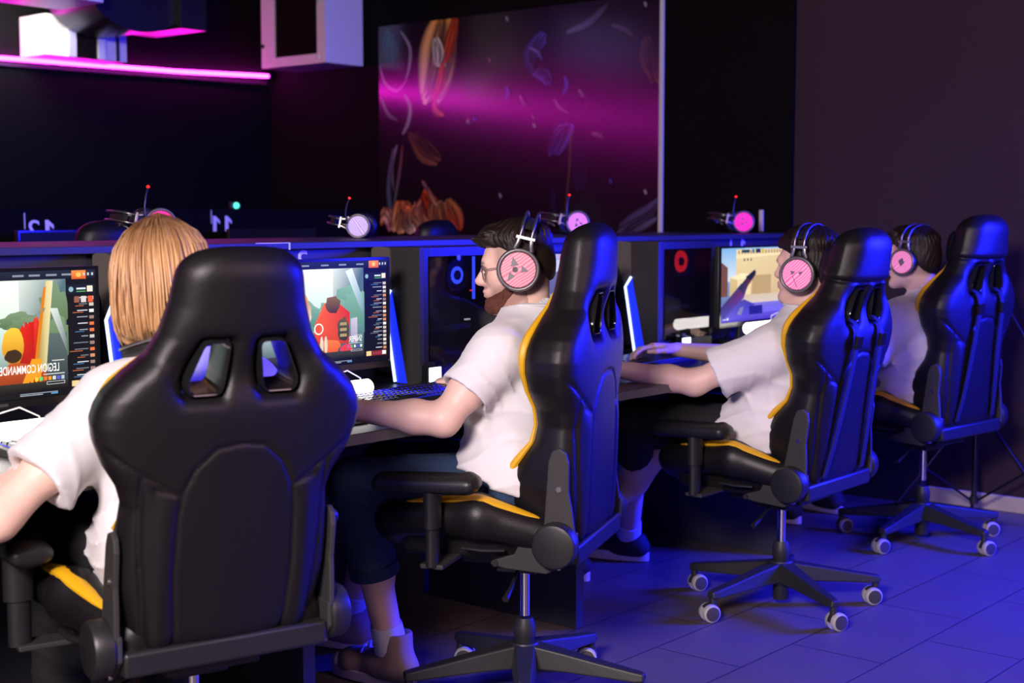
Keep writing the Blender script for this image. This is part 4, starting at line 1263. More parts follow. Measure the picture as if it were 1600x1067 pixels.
CH = [  # hub x, y, yaw, recline, rear straps, base angle, lift, label
    (1.787, 2.385, -16, 11, False, 20, -.008, 'big black gaming chair seen from behind, hiding the blond player’s back'),
    (2.815, 2.335, 22, 2.0, False, 3, .018, 'black gaming chair with yellow edges holding the bearded player'),
    (4.034, 2.264, 1, 9.0, True, 24, .0, 'blue-lit gaming chair with black rear straps, third along the desk'),
    (5.225, 2.315, -7, 6, True, 34, .035, 'blue-lit gaming chair nearest the end wall, beside the light stand')]
protos = {c: chair_proto(c) for c in (False, True)}
chairs = [protos[False], copy_tree(protos[False]), protos[True], copy_tree(protos[True])]
for i, (x, y, yaw, rec, cap, a0, lift, lab) in enumerate(CH):
    o = chairs[i]
    o.location = (x, y, 0); o.rotation_euler.z = R_(yaw)
    tag(o, lab, 'chair', 'gaming chairs at the front desk')
    for ch in o.children:
        if ch.name.startswith('backrest'): ch.rotation_euler.x = R_(rec)
        if not ch.name.startswith(('lift_sleeve', 'base_hub')): ch.location.z += lift
    add_base(o, a0-yaw, [-49-yaw+rr.uniform(-24, 24)+180*(k % 2) for k in range(5)])
for x, y, yaw, lab in ((4.72, 4.62, 4, 'dark chair top just showing over the partition, left of the bearded head'), (3.02, 4.62, -6, 'dark chair top showing over the partition, left of the blond hair')):
    o = copy_tree(chairs[1]); o.location = (x, y, 0); o.rotation_euler.z = R_(yaw)
    tag(o, lab, 'chair', 'chairs of the second row')

# ================================================================== LIGHT STAND
st = empty('light_stand', (5.775, 2.33, 0))
tag(st, 'thin black tripod light stand beside the last chair, against the end wall', 'stand')
MB().cyl((0, 0, .06), (0, 0, .62), .012, n=16).cyl((0, 0, .60), (0, 0, 1.16), .009, n=16).build('pole', M['gloss'], st)
MB().cyl((0, 0, .435), (0, 0, .475), .02, n=18).cyl((.018, 0, .45), (.04, 0, .45), .007, n=10).build('collar', M['plastic'], st)
MB().cyl((0, 0, .055), (0, 0, .085), .018, n=18).build('lower_collar', M['plastic'], st)
for a in (140, 262, 25):
    u = Vector((math.cos(R_(a)), math.sin(R_(a)), 0)); L_ = .40 if a != 25 else .155
    l = MB().sweep([u*.018+Vector((0, 0, .455)), u*L_+Vector((0, 0, .008))], .007, 10).build('leg', M['gloss'], st)
    MB().sweep([u*.016+Vector((0, 0, .07)), u*(L_*.55)+Vector((0, 0, .455-.447*.55))], .005, 8).build('brace', M['gloss'], l)
MB().box((-.02, -.02, 1.16), (.02, .02, 1.20)).box((-.004, -.07, 1.10), (.004, .02, 1.115)).box((-.03, -.03, 1.10), (.03, .02, 1.165)).build('head_clamp', M['plastic'], st, smooth=False, bevel=.004)
MB().sweep([(0, -.02, 1.12), (.02, -.06, 1.0), (.05, -.12, .85), (.10, -.22, .66), (.14, -.34, .48), (.15, -.46, .30), (.15, -.55, .10), (.14, -.60, .008)], .004, 8).build('cable', M['cable'], st)

# ================================================================== HEADSETS
def headset_proto():
    """origin midway between the cups, band over +z, wearer looks to +y"""
    r = empty('headset')
    for s in (-1, 1):
        pr = [(0.0, .0), (.046, .0), (.051, .006), (.052, .016), (.049, .022), (.044, .0235), (.043, .020), (.0, .020)]
        if s < 0: pr = [(a, -b) for a, b in pr]
        cup = MB().lathe(pr, (s*.082, 0, 0), 'x', 44).build('ear_cup', M['plastic'], r, angle=35)
        MB().torus((s*.1045, 0, 0), .0462, .0042, 'x', 44, 10).build('cup_ring', M['cupring'], cup)
        MB().lathe([(0.0, 0.0), (.0405, 0.0), (.0415, s*.002), (.0405, s*.0035), (.0, s*.0045)], (0, 0, 0), 'x', 40).build('cup_cover', M['cup_pink'], cup, loc=(s*.1022, 0, 0))
        MB().torus((s*.077, 0, 0), .036, .013, 'x', 36, 12).build('ear_cushion', M['cushion'], cup)
        # yoke: two short uprights and a cross plate
        y = MB()
        for q in (-1, 1): y.sweep([(s*.098, q*.021, .046), (s*.102, q*.016, .062), (s*.101, q*.0145, .074)], [.0055, .0055, .0055], 10, flat=.5)
        y.box((s*.101-.005, -.023, .072), (s*.101+.005, .023, .080)); y.build('yoke', M['steel'], r, bevel=.001)
    for q in (-1, 1):
        P = []
        for i in range(33):
            a = PI*i/32
            x = .100*math.cos(a); z = .078+.062*math.sin(a)**0.75
            P.append((x, q*.0135, z))
        MB().sweep(P, .0033, 10).build('headband_rod', M['rod'], r)
    P = []; mb = MB()
    for i in range(25):
        a = PI*(.10+.80*i/24); P.append((.094*math.cos(a), .080+.045*math.sin(a)**.8))
    vs = []
    for x, z in P: vs += [(x, -.019, z), (x, .019, z), (x, .019, z+.003), (x, -.019, z+.003)]
    fs = []
    for i in range(24):
        for k in range(4): fs.append((i*4+k, i*4+(k+1) % 4, i*4+4+(k+1) % 4, i*4+4+k))
    mb.add(vs, fs); mb.build('inner_band', M['strap'], r, angle=60)
    return r
def cup_logo(o, kind):
    """emblem on the two covers"""
    for cup in o.children:
        if not cup.name.startswith('ear_cup'): continue
        s = 1 if sum(v.co.x for v in cup.data.vertices) > 0 else -1
        mb = MB(); xo = s*.1069
        def pl(pts): mb.prism([(y, z) for y, z in pts], 'x', min(xo-.001, xo+.0006*s), max(xo-.001, xo+.0006*s))
        if kind == 'tri':
            pl([(.019, .027), (.019, .004), (.001, .011)]); pl([(-.024, .003), (-.006, .012), (-.008, -.005)]); pl([(.019, -.009), (.019, -.031), (.004, -.016)])
            mb.torus((xo, .007, -.001), .0062, .0008, 'x', 18, 6)
        elif kind == 'vee':
            pl([(.020, .010), (.002, .010), (.012, -.002)]); pl([(-.020, .010), (-.003, .010), (-.012, -.002)]); pl([(.006, -.008), (-.006, -.008), (.001, -.022)])
        elif kind == 'line':
            pl([(.018, .010), (.004, .008), (.014, -.002)]); pl([(-.018, .012), (-.004, .006), (-.010, .0)]); pl([(.012, -.003), (.010, -.004), (-.004, -.034), (-.002, -.034)])
        elif kind == 'dia':
            pl([(.013, .002), (-.001, .017), (-.013, -.001), (.001, -.017)])
        mb.build('emblem', M['logo'], cup, smooth=False)
def place_headset(o, loc, rot, lab, cover, kind, group='headsets'):
    o.location = loc; o.rotation_euler = rot
    tag(o, lab, 'headset', group)
    for cup in o.children:
        if cup.name.startswith('ear_cup'):
            for ch in cup.children:
                if ch.name.startswith('cup_cover'):
                    ch.data = ch.data.copy(); ch.data.materials[0] = M[cover]
    cup_logo(o, kind)
hproto = headset_proto()
hcopies = [copy_tree(hproto) for _ in range(6)]
HS_W = [hproto, hcopies[0], hcopies[1]]                       # worn
# spare headsets standing on the partition top, lit microphone booms
ztop = ZP
for o, x, y, rz, sc_, lab, cov, kind in (
        (hcopies[2], 3.47, 3.62, 38, .84, 'spare headset with lavender cup on the partition, right of the big dark chair', 'cup_lav', 'none'),
        (hcopies[3], 4.64, 3.60, 52, .98, 'spare headset with pink cup on the partition, beside the second chair’s top', 'cup_rose', 'vee'),
        (hcopies[4], 5.70, 3.45, 44, 1.0, 'spare headset with bright red pink cup on the partition by the end wall', 'cup_red', 'vee'),
        (hcopies[5], 2.655, 3.70, 68, 1.0, 'spare headset glowing red on the partition, behind the blond hair', 'cup_red', 'none')):
    # headset lies tipped back, band resting behind
    place_headset(o, (x, y, ztop+.052*sc_), (R_(-78), 0, R_(rz)), lab, cov, kind, 'spare headsets on the partition')
    o.scale = (sc_, sc_, sc_)
    bm_ = MB().sweep([(-.108, .0, .045), (-.115, -.04, .060), (-.11, -.075, .062), (-.10, -.10, .058)], [.004, .003, .003, .0025], 8).build('microphone_boom', M['plastic'], o)
    MB().lathe([(0, -.006), (.005, -.003), (.005, .003), (0, .006)], (-.099, -.104, .058), 'z', 12).build('microphone_light', M['led_red'], bm_)
gl = empty('indicator_lamp', (4.51, YP2+.009, 1.295))
tag(gl, 'small dark device with a glowing green light on the rear partition', 'light')
MB().box((-.03, -.012, 0), (.03, .012, .035)).build('housing', M['plastic'], gl, bevel=.004)
MB().lathe([(0, -.012), (.013, -.010), (.016, 0), (.016, .004)], (0, -.014, .018), 'y', 20).build('light', M['led_green'], gl)
# ================================================================== PEOPLE
def frame(yaw, pitch=0.0, roll=0.0):
    """columns: right, forward, up (yaw about z, pitch>0 looks up)"""
    return np.array(Euler((R_(pitch), R_(roll), R_(yaw)), 'XYZ').to_matrix(), float)

HSC = .93
def head_prims(c, Rm, nose=1.0, jaw=1.0):
    Z = np.zeros(3); Q = np.eye(3)
    P = lambda x, y, z: np.array([x, y, z])
    L = [ell(P(0, -.010, .034), (.077, .097, .086), Q, .0),
         ell(P(0, .030, -.022), (.063, .062, .088), Q, .03),
         rc(P(-.052, .0, -.062), P(-.026, .066, -.092), .020, .018, .03), rc(P(.052, .0, -.062), P(.026, .066, -.092), .020, .018, .03),
         rc(P(-.015, .082, -.100*jaw), P(.015, .082, -.100*jaw), .0175, .0175, .025),
         rc(P(-.034, .078, .026), P(.034, .078, .026), .0155, .0155, .02),
         rc(P(-.040, .060, -.018), P(.040, .060, -.018), .020, .020, .025),
         rc(P(0, .089, .014), P(0, .088+.018*nose, -.019), .0075, .0098, .010), rc(P(0, .088+.013*nose, -.023), P(0, .090, -.028), .0115, .010, .008),
         rc(P(-.011, .090, -.028), P(.011, .090, -.028), .0075, .0075, .006),
         ell(P(0, .085, -.056), (.025, .0165, .019), Q, .014),
         ell(P(0, .0985, -.0510), (.0205, .0072, .0050), Q, .005), ell(P(0, .0965, -.0630), (.018, .0082, .0058), Q, .005),
         sub(rc(P(-.018, .1075, -.0572), P(.018, .1075, -.0572), .0032), .003)]
    for s in (-1, 1):
        L += [sub(ell(P(s*.031, .094, .006), (.019, .012, .011), Q), .012), ell(P(s*.031, .0705, .006), (.0125, .0125, .0125), Q, .002),
              rc(P(s*.022, .082, .011), P(s*.042, .074, .0105), .0032, .003, .006)]
        L += [ell(P(s*.077, -.006, -.008), (.008, .019, .032), np.array(Matrix.Rotation(R_(s*-18), 3, 'Z').to_3x3()), .006),
              sub(ell(P(s*.088, .0, -.008), (.007, .010, .019), Q), .004)]
    out = []
    for p in L:
        f = p[1]
        def fn(X, Y, Z, f=f):
            X, Y, Z = (X-c[0])/HSC, (Y-c[1])/HSC, (Z-c[2])/HSC
            return f(X*Rm[0, 0]+Y*Rm[1, 0]+Z*Rm[2, 0], X*Rm[0, 1]+Y*Rm[1, 1]+Z*Rm[2, 1], X*Rm[0, 2]+Y*Rm[1, 2]+Z*Rm[2, 2])*HSC
        m = (p[2]+p[3])/2; e = np.abs(Rm)@((p[3]-p[2])/2)*HSC; m = c+Rm@m*HSC
        out.append([p[0], fn, m-e, m+e, p[4]*HSC])
    return out

def hand_prims(w, fwd, up, side, curl=0.35, sc=1.0, spread=1.0):
    """w wrist, fwd pointing to the knuckles, up out of the back of the hand; side=+1 thumb towards fwd x up, -1 other"""
    f = np.array(fwd, float); f /= np.linalg.norm(f)
    u = np.array(up, float); u -= f*(u@f); u /= np.linalg.norm(u)
    t = np.cross(f, u)*side        # towards the thumb
    w = np.array(w, float); L = []
    kn = []
    for i, q in enumerate((.030, .010, -.010, -.029)):
        k = w+f*(.088-.006*abs(i-1))*sc+t*q*sc*spread+u*(.004-.003*abs(i-1.5))
        kn.append(k)
        L.append(rc(w+t*q*.55*sc+f*.008, k, .0135*sc, .0105*sc, .014))
    L.append(ell(w+f*.05*sc, np.array([.036, .046, .014])*sc, np.stack([t, f, u], 1), .012))
    lens = ((.043, .026, .020), (.048, .030, .021), (.045, .028, .021), (.035, .021, .018))
    for i, k in enumerate(kn):
        d = f+t*(.10-.07*i)*spread; d /= np.linalg.norm(d); a = 0; p = k
        for j, l in enumerate(lens[i]):
            a += curl*(0.75 if j == 0 else 1.0)*(1+.10*((i*7) % 3-1))
            dd = d*math.cos(a)-u*math.sin(a); q = p+dd*l*sc
            r = (.0088, .0080, .0072)[j]*sc; r2 = (.0080, .0072, .0060)[j]*sc
            L.append(rc(p, q, r, r2, .004 if j else .006)); p = q
    b = w+t*.016*sc+f*.016*sc-u*.004; m = b+(t*.034+f*.030-u*.012)*sc; n = m+(t*.010+f*.032-u*.008)*sc; e = n+(f*.026-u*.004)*sc
    L += [rc(b, m, .0145*sc, .0115*sc, .012), rc(m, n, .0108*sc, .0092*sc, .005), rc(n, e, .0092*sc, .0072*sc, .004)]
    return L

def arm_prims(S, E, W):
    S, E, W = map(lambda p: np.array(p, float), (S, E, W))
    m = E+(W-E)*.28
    return [rc(S, E, .047, .038, .03), rc(S+(E-S)*.45, S+(E-S)*.55, .044, .043, .03), rc(E, m, .038, .0385, .03), rc(m, W, .0385, .0245, .03)]

def person(name, hub, yaw, J, head, hair_fn, skin, label, shirt_seed, hems, legs, hands, extra_col=None, sleeve_t=.62, slv=(.072, .082), fat=1.0, res=.0062, nose=1.0, neck_r=.056, pants='denim', tuck=0.0):
    """J: joints in the chair's frame; head: (centre, yaw, pitch, roll)"""
    Ry = frame(yaw); hb = np.array([hub[0], hub[1], 0.0])
    T = lambda p: hb+Ry@np.array(p, float)
    j = {k: T(v) for k, v in J.items()}
    base = np.array([hub[0], hub[1], 0.0])
    hc = T(head[0]); HR = frame(yaw+head[1], head[2], head[3])
    PV, CHs, NB = j['pelvis'], j['chest'], j['neck']
    up = (NB-PV)/np.linalg.norm(NB-PV); rt = j['shR']-j['shL']; rt /= np.linalg.norm(rt); fd = np.cross(up, rt); TR = np.stack([rt, fd, up], 1)
    rp = Ry[:, 0]; PR = Ry
    def torso(o, k=.06):
        mid = PV+(CHs-PV)*.5
        L = [ell(PV, np.array([.168, .118, .115])+o, PR, 0), ell(mid+fd*.012*fat, np.array([.146*fat, .108*fat, .185])+o, TR, k), ell(CHs, np.array([.158, .108, .185])+o, TR, k),
             rc(j['shL']+rt*.02, j['shR']-rt*.02, .047+o, .047+o, .05), rc(CHs+rt*.07+up*.08-fd*.045, CHs+rt*.07-up*.02-fd*.05, .055+o, .055+o, .05), rc(CHs-rt*.07+up*.08-fd*.045, CHs-rt*.07-up*.02-fd*.05, .055+o, .055+o, .05)]
        for s in ('shL', 'shR'): L.append(rc(NB+up*.0-fd*.012, j[s]+up*.008, .042+o, .036+o, .05))
        return L
    # -------- body: one continuous skin
    body = torso(-.004)
    nt = hc+HR@np.array([0, -.022, -.055])*HSC
    body += [rc(NB-up*.04-fd*.005, nt, neck_r+.004, neck_r, .035)]
    for s in ('L', 'R'):
        body += arm_prims(j['sh'+s], j['el'+s], j['wr'+s])
        body += [rc(j['hip'+s], j['kn'+s], .080, .056, .05), rc(j['kn'+s], j['an'+s], .054, .036, .03), rc(j['kn'+s]+(j['an'+s]-j['kn'+s])*.12-Ry[:, 1]*.018, j['kn'+s]+(j['an'+s]-j['kn'+s])*.5-Ry[:, 1]*.012, .046, .042, .03)]
    for s in ('L', 'R'):
        h = hands[s]
        body += hand_prims(j['wr'+s], Ry@np.array(h[0]), Ry@np.array(h[1]), 1 if s == 'L' else -1, h[2])
    HP = head_prims(hc, HR, nose)
    HP[0][4] = .035
    body += HP
    lo = np.min([p[2] for p in body if p[0] == 'add'], 0)-.02; hi = np.max([p[3] for p in body if p[0] == 'add'], 0)+.02
    regs = []
    regs.append((hc-np.array([.135, .135, .135]), hc+np.array([.135, .135, .135]), .0030))
    for s in ('L', 'R'):
        c = j['wr'+s]+(Ry@np.array(hands[s][0]))/np.linalg.norm(hands[s][0])*.085
        regs.append((c-.125, c+.125, .0034))
    VV, FF = [], []; n0 = 0
    V, F = sdf_mesh(body, res, lo, hi)
    cen = V[F].mean(1); keep = np.ones(len(F), bool)
    for a, b, h in regs: keep &= ~((cen > a+res*.5) & (cen < b-res*.5)).all(1)
    VV.append(V); FF.append(F[keep]); n0 = len(V)
    for i, (a, b, h) in enumerate(regs):
        V, F = sdf_mesh(body, h, a-2*h, b+2*h)
        cen = V[F].mean(1); keep = ((cen > a) & (cen < b)).all(1)
        if i == 2: keep &= ~((cen > regs[1][0]) & (cen < regs[1][1])).all(1)
        VV.append(V); FF.append(F[keep]+n0); n0 += len(V)
    V = np.concatenate(VV); F = np.concatenate(FF)
    us = np.unique(F); mp = np.full(len(V), -1); mp[us] = np.arange(len(us)); V = V[us]; F = mp[F]
    q = (V-hc)@HR/HSC
    col = np.tile(np.array(skin), (len(V), 1)).astype(float)
    def mixc(c, m): 
        nonlocal col
        col = col*(1-m[:, None])+np.array(c)*m[:, None]
    hm = (np.linalg.norm(q, axis=1) < .16)
    lip = np.exp(-((q[:, 2]+.0575)/.010)**2)*np.exp(-(q[:, 0]/.020)**2)*(q[:, 1] > .085)*hm
    mixc((.56, .20, .19), lip*.8)
    red = (np.exp(-((np.abs(q[:, 0])-.042)**2+(q[:, 2]+.025)**2)/.02**2)*(q[:, 1] > .03)+np.exp(-((q[:, 0])**2+(q[:, 2]+.022)**2)/.014**2)*(q[:, 1] > .09))*hm
    mixc((.68, .30, .25), red*.35)
    eye = (np.sqrt((np.abs(q[:, 0])-.031)**2+(q[:, 1]-.0705)**2+(q[:, 2]-.006)**2) < .0133)*hm*(q[:, 1] > .078)
    mixc((.62, .58, .55), eye*1.0)
    iris = eye*(np.hypot(np.abs(q[:, 0])-.031, q[:, 2]-.006) < .0058)
    mixc((.05, .03, .02), iris*1.0)
    brow = np.exp(-((q[:, 2]-.031-.004*np.cos(np.abs(q[:, 0])*60))/.0045)**2)*sst(.010, .016, np.abs(q[:, 0]))*sst(.052, .046, np.abs(q[:, 0]))*(q[:, 1] > .05)*hm
    mixc((.05, .025, .018), brow*.85)
    if extra_col: col = extra_col(q, col, hm)
    o = np_mesh(name, V-base, F, M['skin'], col=col)
    o.location = base
    tag(o, label, 'person')
    # -------- T-shirt
    S = torso(.012)
    S += [rc(NB-up*.03-fd*.01, NB+up*.016-fd*.012, .080, .072, .04)]
    for s in ('L', 'R'):
        a, e = j['sh'+s], j['el'+s]
        S.append(rc(a, a+(e-a)*(sleeve_t+.3), slv[0], slv[1]+.008, .05))
    for s in ('L', 'R'):
        a, e = j['sh'+s], j['el'+s]; d = (e-a)/np.linalg.norm(e-a); ce = a+(e-a)*sleeve_t
        S.append(sub(rc(ce+d*.11, ce+d*.115, .11, .11), .004))
        S.append(['sub', (lambda X, Y, Z, a=a, d=d, ce=ce: smax(smax(-((X-ce[0])*d[0]+(Y-ce[1])*d[1]+(Z-ce[2])*d[2]), np.sqrt((X-ce[0]-d[0]*.07)**2+(Y-ce[1]-d[1]*.07)**2+(Z-ce[2]-d[2]*.07)**2)-.125, .002), 0*X+0*Y+0*Z-1, .001)), ce-.2, ce+.2, .004])
        S.append(sub(rc(ce-d*.03, ce+d*.1, .052, .066), .006))
    nk = NB+up*.052-fd*.006
    for s in ('L', 'R'): S.append(rc(j['hip'+s]-Ry[:, 1]*.03, j['hip'+s]+(j['kn'+s]-j['hip'+s])*.14, .098, .094, .05))
    S.append(sub(rc(nk-up*.03, hc, neck_r+.008, .075), .008))
    hp, hn = T(hems[0]), Ry@np.array(hems[1]); hn = hn/np.linalg.norm(hn)
    S.append(cut(lambda X, Y, Z: -((X-hp[0])*hn[0]+(Y-hp[1])*hn[1]+(Z-hp[2])*hn[2]), .008))
    def folds(X, Y, Z):
        px, py, pz = X-base[0], Y-base[1], Z-base[2]
        w = .8*wob(X, Y, Z, 16, shirt_seed)
        a = 1-np.abs(np.sin((pz*46+py*16+px*10)+2.4*w)); b = 1-np.abs(np.sin((px*34-py*30+pz*22)+2.8*w+1.0))
        low = sst(.86, .62, Z); arm = 0.0
        for s in ('L', 'R'):
            c = j['sh'+s]+(j['el'+s]-j['sh'+s])*.35-np.array([0, 0, .05])
            arm = arm+np.exp(-((X-c[0])**2+(Y-c[1])**2+(Z-c[2])**2)/.11**2)
        return -(.0078*a**3*(low*.8+.30)+.0095*b**4*np.minimum(arm, 1.2)+.0035*w)
    S.append(post(folds))
    add = [p for p in S if p[0] == 'add']
    V, F = sdf_mesh(S, .0058, np.min([p[2] for p in add], 0)-.02, np.max([p[3] for p in add], 0)+.02)
    np_mesh('t_shirt', V-base, F, M['tshirt'], o, smooth_it=2)
    # ribbed collar
    mb = MB(); ring = []
    for i in range(33):
        a = 2*PI*i/32
        p = nk+rt*math.cos(a)*(neck_r+.015)+fd*(math.sin(a)*(neck_r+.017))-up*(.004+.016*max(0, math.sin(a)))
        ring.append(p-base)
    mb.sweep(ring, .0085, 8, cap=False, flat=.7)
    mb.build('collar', M['collar'], o)
    # -------- trousers
    Pn = [off(ell(PV, np.array([.172, .122, .115]), PR, 0), .006)]
    for s in ('L', 'R'):
        h, k, a = j['hip'+s], j['kn'+s], j['an'+s]; t = legs['cuff']
        Pn += [rc(h, k, .092, .073, .05), rc(k, k+(a-k)*t, .071, .062, .03)]
    for s in ('L', 'R'):
        k, a = j['kn'+s], j['an'+s]; t = legs['cuff']; d = (a-k)/np.linalg.norm(a-k); e = k+(a-k)*t
        Pn.append(['sub', (lambda X, Y, Z, e=e, d=d: smax(-((X-e[0])*d[0]+(Y-e[1])*d[1]+(Z-e[2])*d[2]), np.sqrt((X-e[0]-d[0]*.06)**2+(Y-e[1]-d[1]*.06)**2+(Z-e[2]-d[2]*.06)**2)-.12, .002)), e-.2, e+.2, .004])
        Pn.append(sub(rc(e-d*.03, e+d*.08, .048, .052), .005))
    Pn.append(cut(lambda X, Y, Z: Z-(PV[2]+.06)+0*X+0*Y, .01))
    Pn.append(post(lambda X, Y, Z: -.004*(1-np.abs(np.sin(Z*60+X*30+2*wob(X, Y, Z, 18, 3))))**3))
    add = [p for p in Pn if p[0] == 'add']
    V, F = sdf_mesh(Pn, .0068, np.min([p[2] for p in add], 0)-.02, np.max([p[3] for p in add], 0)+.02)
    pn = np_mesh('trousers', V-base, F, M[pants], o, smooth_it=1)
    if legs.get('rolled'):
        for s in ('L', 'R'):
            k, a = j['kn'+s], j['an'+s]; d = (a-k)/np.linalg.norm(a-k); e = k+(a-k)*(legs['cuff']-.07); e2 = k+(a-k)*(legs['cuff']+.005)
            MB().sweep([e-base, e-base+d*.004, e2-base-d*.004, e2-base], [.064, .0675, .0675, .064], 28).build('rolled_cuff', M[pants], pn)
    # -------- shoes
    for s in ('L', 'R'):
        a = j['an'+s]; d = legs['dir'+s]; dv = Ry@np.array([d[0], d[1], 0.0]); dv /= np.linalg.norm(dv); sd = np.cross(dv, [0, 0, 1.0]); fl = a[2]-.085
        SR = np.stack([sd, dv, np.array([0, 0, 1.0])], 1)
        A = lambda x, y, z: np.array([a[0], a[1], fl])+SR@np.array([x, y, z])
        hi_ = legs['style'] == 'high'
        up_ = [rc(A(0, -.045, .048), A(0, .03, .05), .036, .040, .03), rc(A(0, .03, .05), A(0, .13, .040), .042, .036, .03), rc(A(0, .13, .038), A(0, .175, .034), .038, .030, .03),
               rc(A(0, -.018, .06), A(0, -.012, .135 if hi_ else .095), .044, .046, .03)]
        up_.append(sub(rc(A(0, -.008, .11 if hi_ else .08), A(0, -.006, .2), .038, .044), .004))
        up_.append(cut(lambda X, Y, Z: -(Z-fl-.016)+0*X+0*Y, .004)); 
        up_.append(cut(lambda X, Y, Z: (Z-fl-(.148 if hi_ else .098))+0*X+0*Y, .006))
        add = [p for p in up_ if p[0] == 'add']
        V, F = sdf_mesh(up_, .004, np.min([p[2] for p in add], 0)-.01, np.max([p[3] for p in add], 0)+.01)
        sh = np_mesh('shoe', V-base, F, M['canvas'] if hi_ else M['darkshoe'], o)
        # sole outline
        out = []
        for i in range(36):
            q = 2*PI*i/36; yy = .066+.142*math.sin(q); ww = .040+.008*math.sin(q*1.0-.3)
            x = ww*math.copysign(abs(math.cos(q))**.75, math.cos(q))
            out.append(A(x, yy-.004, 0))
        th = .030 if hi_ else .036
        vs = [p-base for p in out]+[p-base+np.array([0, 0, th*.5]) for p in out]+[p-base+np.array([0, 0, th]) for p in out]
        fs = [tuple(reversed(range(36))), tuple(range(72, 108))]+[(i, (i+1) % 36, 36+(i+1) % 36, 36+i) for i in range(36)]+[(36+i, 36+(i+1) % 36, 72+(i+1) % 36, 72+i) for i in range(36)]
        MB().add(vs, fs).build('sole', M['sole'], sh, bevel=.004)['label'] = 'white rubber sole'
        if hi_:
            cap = sdf_mesh([ell(A(0, .168, .036), (.036, .036, .030), SR), cut(lambda X, Y, Z: -(Z-fl-.02)+0*X+0*Y, .004)], .004)
            np_mesh('toe_cap', cap[0]-base, cap[1], M['sole'], sh)
            lc = MB()
            for i in range(6):
                y, z = .115-.022*i, .070+.0125*i
                if i > 3: y, z = .115-.066-.008*(i-3), .070+.0375+.022*(i-3)
                lc.sweep([A(-.026, y-.004, z-.004)-base, A(0, y+.004, z+.010)-base, A(.026, y-.004, z-.004)-base], .003, 7)
            lc.build('laces', M['sole'], sh)
        if legs.get('sock'):
            d2 = a-j['kn'+s]; d2 = d2/np.linalg.norm(d2)
            MB().sweep([a-d2*.085-base, a-d2*.06-base, a-d2*.01-base], [.043, .0445, .045], 24).build('sock', M['sock'], o)['label'] = 'white sock'
    hair_fn(o, hc, HR, base, body)
    return o, hc, HR

# hair ---------------------------------------------------------------------
def skull(c, Rm, t): return [off(ell(c+Rm@np.array([0, -.014, .034]), (.077, .100, .086), Rm, .02), t), off(ell(c+Rm@np.array([0, -.050, -.015]), (.064, .060, .070), Rm, .02), t)]
def short_hair(mat, sides, top, front, hl_front, hl_side, hl_nape, seed, spikes=True, beard=False, part_x=0.0, quiff=(.0, .0)):
    def fn(o, c, Rm, base, body):
        def loc3(X, Y, Z):
            X, Y, Z = X-c[0], Y-c[1], Z-c[2]
            return [(X*Rm[0, i]+Y*Rm[1, i]+Z*Rm[2, i])/HSC for i in range(3)]
        def base_d(X, Y, Z):
            x, y, z = loc3(X, Y, Z)
            def el(cx, cy, cz, rx, ry, rz):
                k0 = np.sqrt(((x-cx)/rx)**2+((y-cy)/ry)**2+((z-cz)/rz)**2); k1 = np.sqrt(((x-cx)/rx**2)**2+((y-cy)/ry**2)**2+((z-cz)/rz**2)**2)
                return k0*(k0-1)/np.maximum(k1, 1e-5)
            d = smin(el(0, -.010, .034, .077, .097, .086), el(0, -.046, -.012, .064, .057, .070), .03)
            g = sst(.045, .105, z)
            fr = sst(.02, .085, y)*g
            th = sides+(top-sides)*g+front*fr
            # strand relief: combed from the crown
            an = np.arctan2(x-.006, y+.045); rad = np.sqrt(x*x+(y+.045)**2)
            w1 = np.sin(an*23+6*wob(x, y, z, 45, seed))*.5+np.sin(an*47+z*60+5*wob(x, y, z, 60, seed+1))*.5
            w2 = wob(x, y, z, 70, seed+2)
            d = d-th-(.0028*w1+.0026*w2)*sst(.002, .010, th)
            # hairline
            ys = np.array([-.14, -.085, -.055, -.02, .008, .035, .055, .075, .14]); hs = np.array([hl_nape, hl_nape, (hl_nape+hl_side)*.5, hl_side, hl_side+.006, (hl_side+hl_front)*.5+.012, hl_front-.006, hl_front, hl_front+.004])
            hl = np.interp(y.ravel(), ys, hs).reshape(y.shape)
            return smax(d, (hl-z+.004*w2)*.8, .012)*HSC
        lo = c-.19; hi = c+.19
        L = [['add', base_d, lo, hi, 0]]
        P = lambda x, y, z: c+Rm@np.array([x, y, z])*HSC
        if spikes:
            r = random.Random(seed)
            for i in range(40):
                x = (r.random()-.5)*.105; y = .030+.045*r.random(); z = .104-.30*x*x*10*.3-(y-.03)*.45+.004*r.random()
                d = np.array([x*.5+(r.random()-.5)*.02, quiff[0]*(.6+.6*r.random()), quiff[1]*(.5+.8*r.random())])
                L.append(rc(P(x, y, z), P(x, y, z)+Rm@d, .0085, .0022, .010))
        V, F = sdf_mesh(L, .0030, lo, hi)
        np_mesh('hair', V-base, F, mat, o)
        if beard:
            def bd(X, Y, Z):
                x, y, z = loc3(X, Y, Z)
                d = np.full(np.broadcast(X, Y, Z).shape, .5, f32)
                for p in head_prims(c, Rm)[:5]+head_prims(c, Rm)[10:11]: d = smin(d, p[1](X, Y, Z), .03)
                d = d/HSC-.0028-.0018*wob(x, y, z, 190, 5)-.0016*wob(x, y, z, 90, 9)
                topl = np.interp(y.ravel(), [-.03, .0, .025, .05, .07, .085, .11], [-.035, -.010, -.030, -.052, -.056, -.070, -.072]).reshape(y.shape)
                d = smax(d, z-topl+.005*wob(x, y, z, 120, 3), .010)
                d = smax(d, -(y+.018)+0*x, .008)
                return smax(d, -(z+.121)+0*x, .01)*HSC
            V, F = sdf_mesh([['add', bd, c-.16, c+.16, 0]], .003, c-.16, c+.16)
            np_mesh('beard', V-base, F, M['beard'], o)['label'] = 'short reddish brown beard'
    return fn

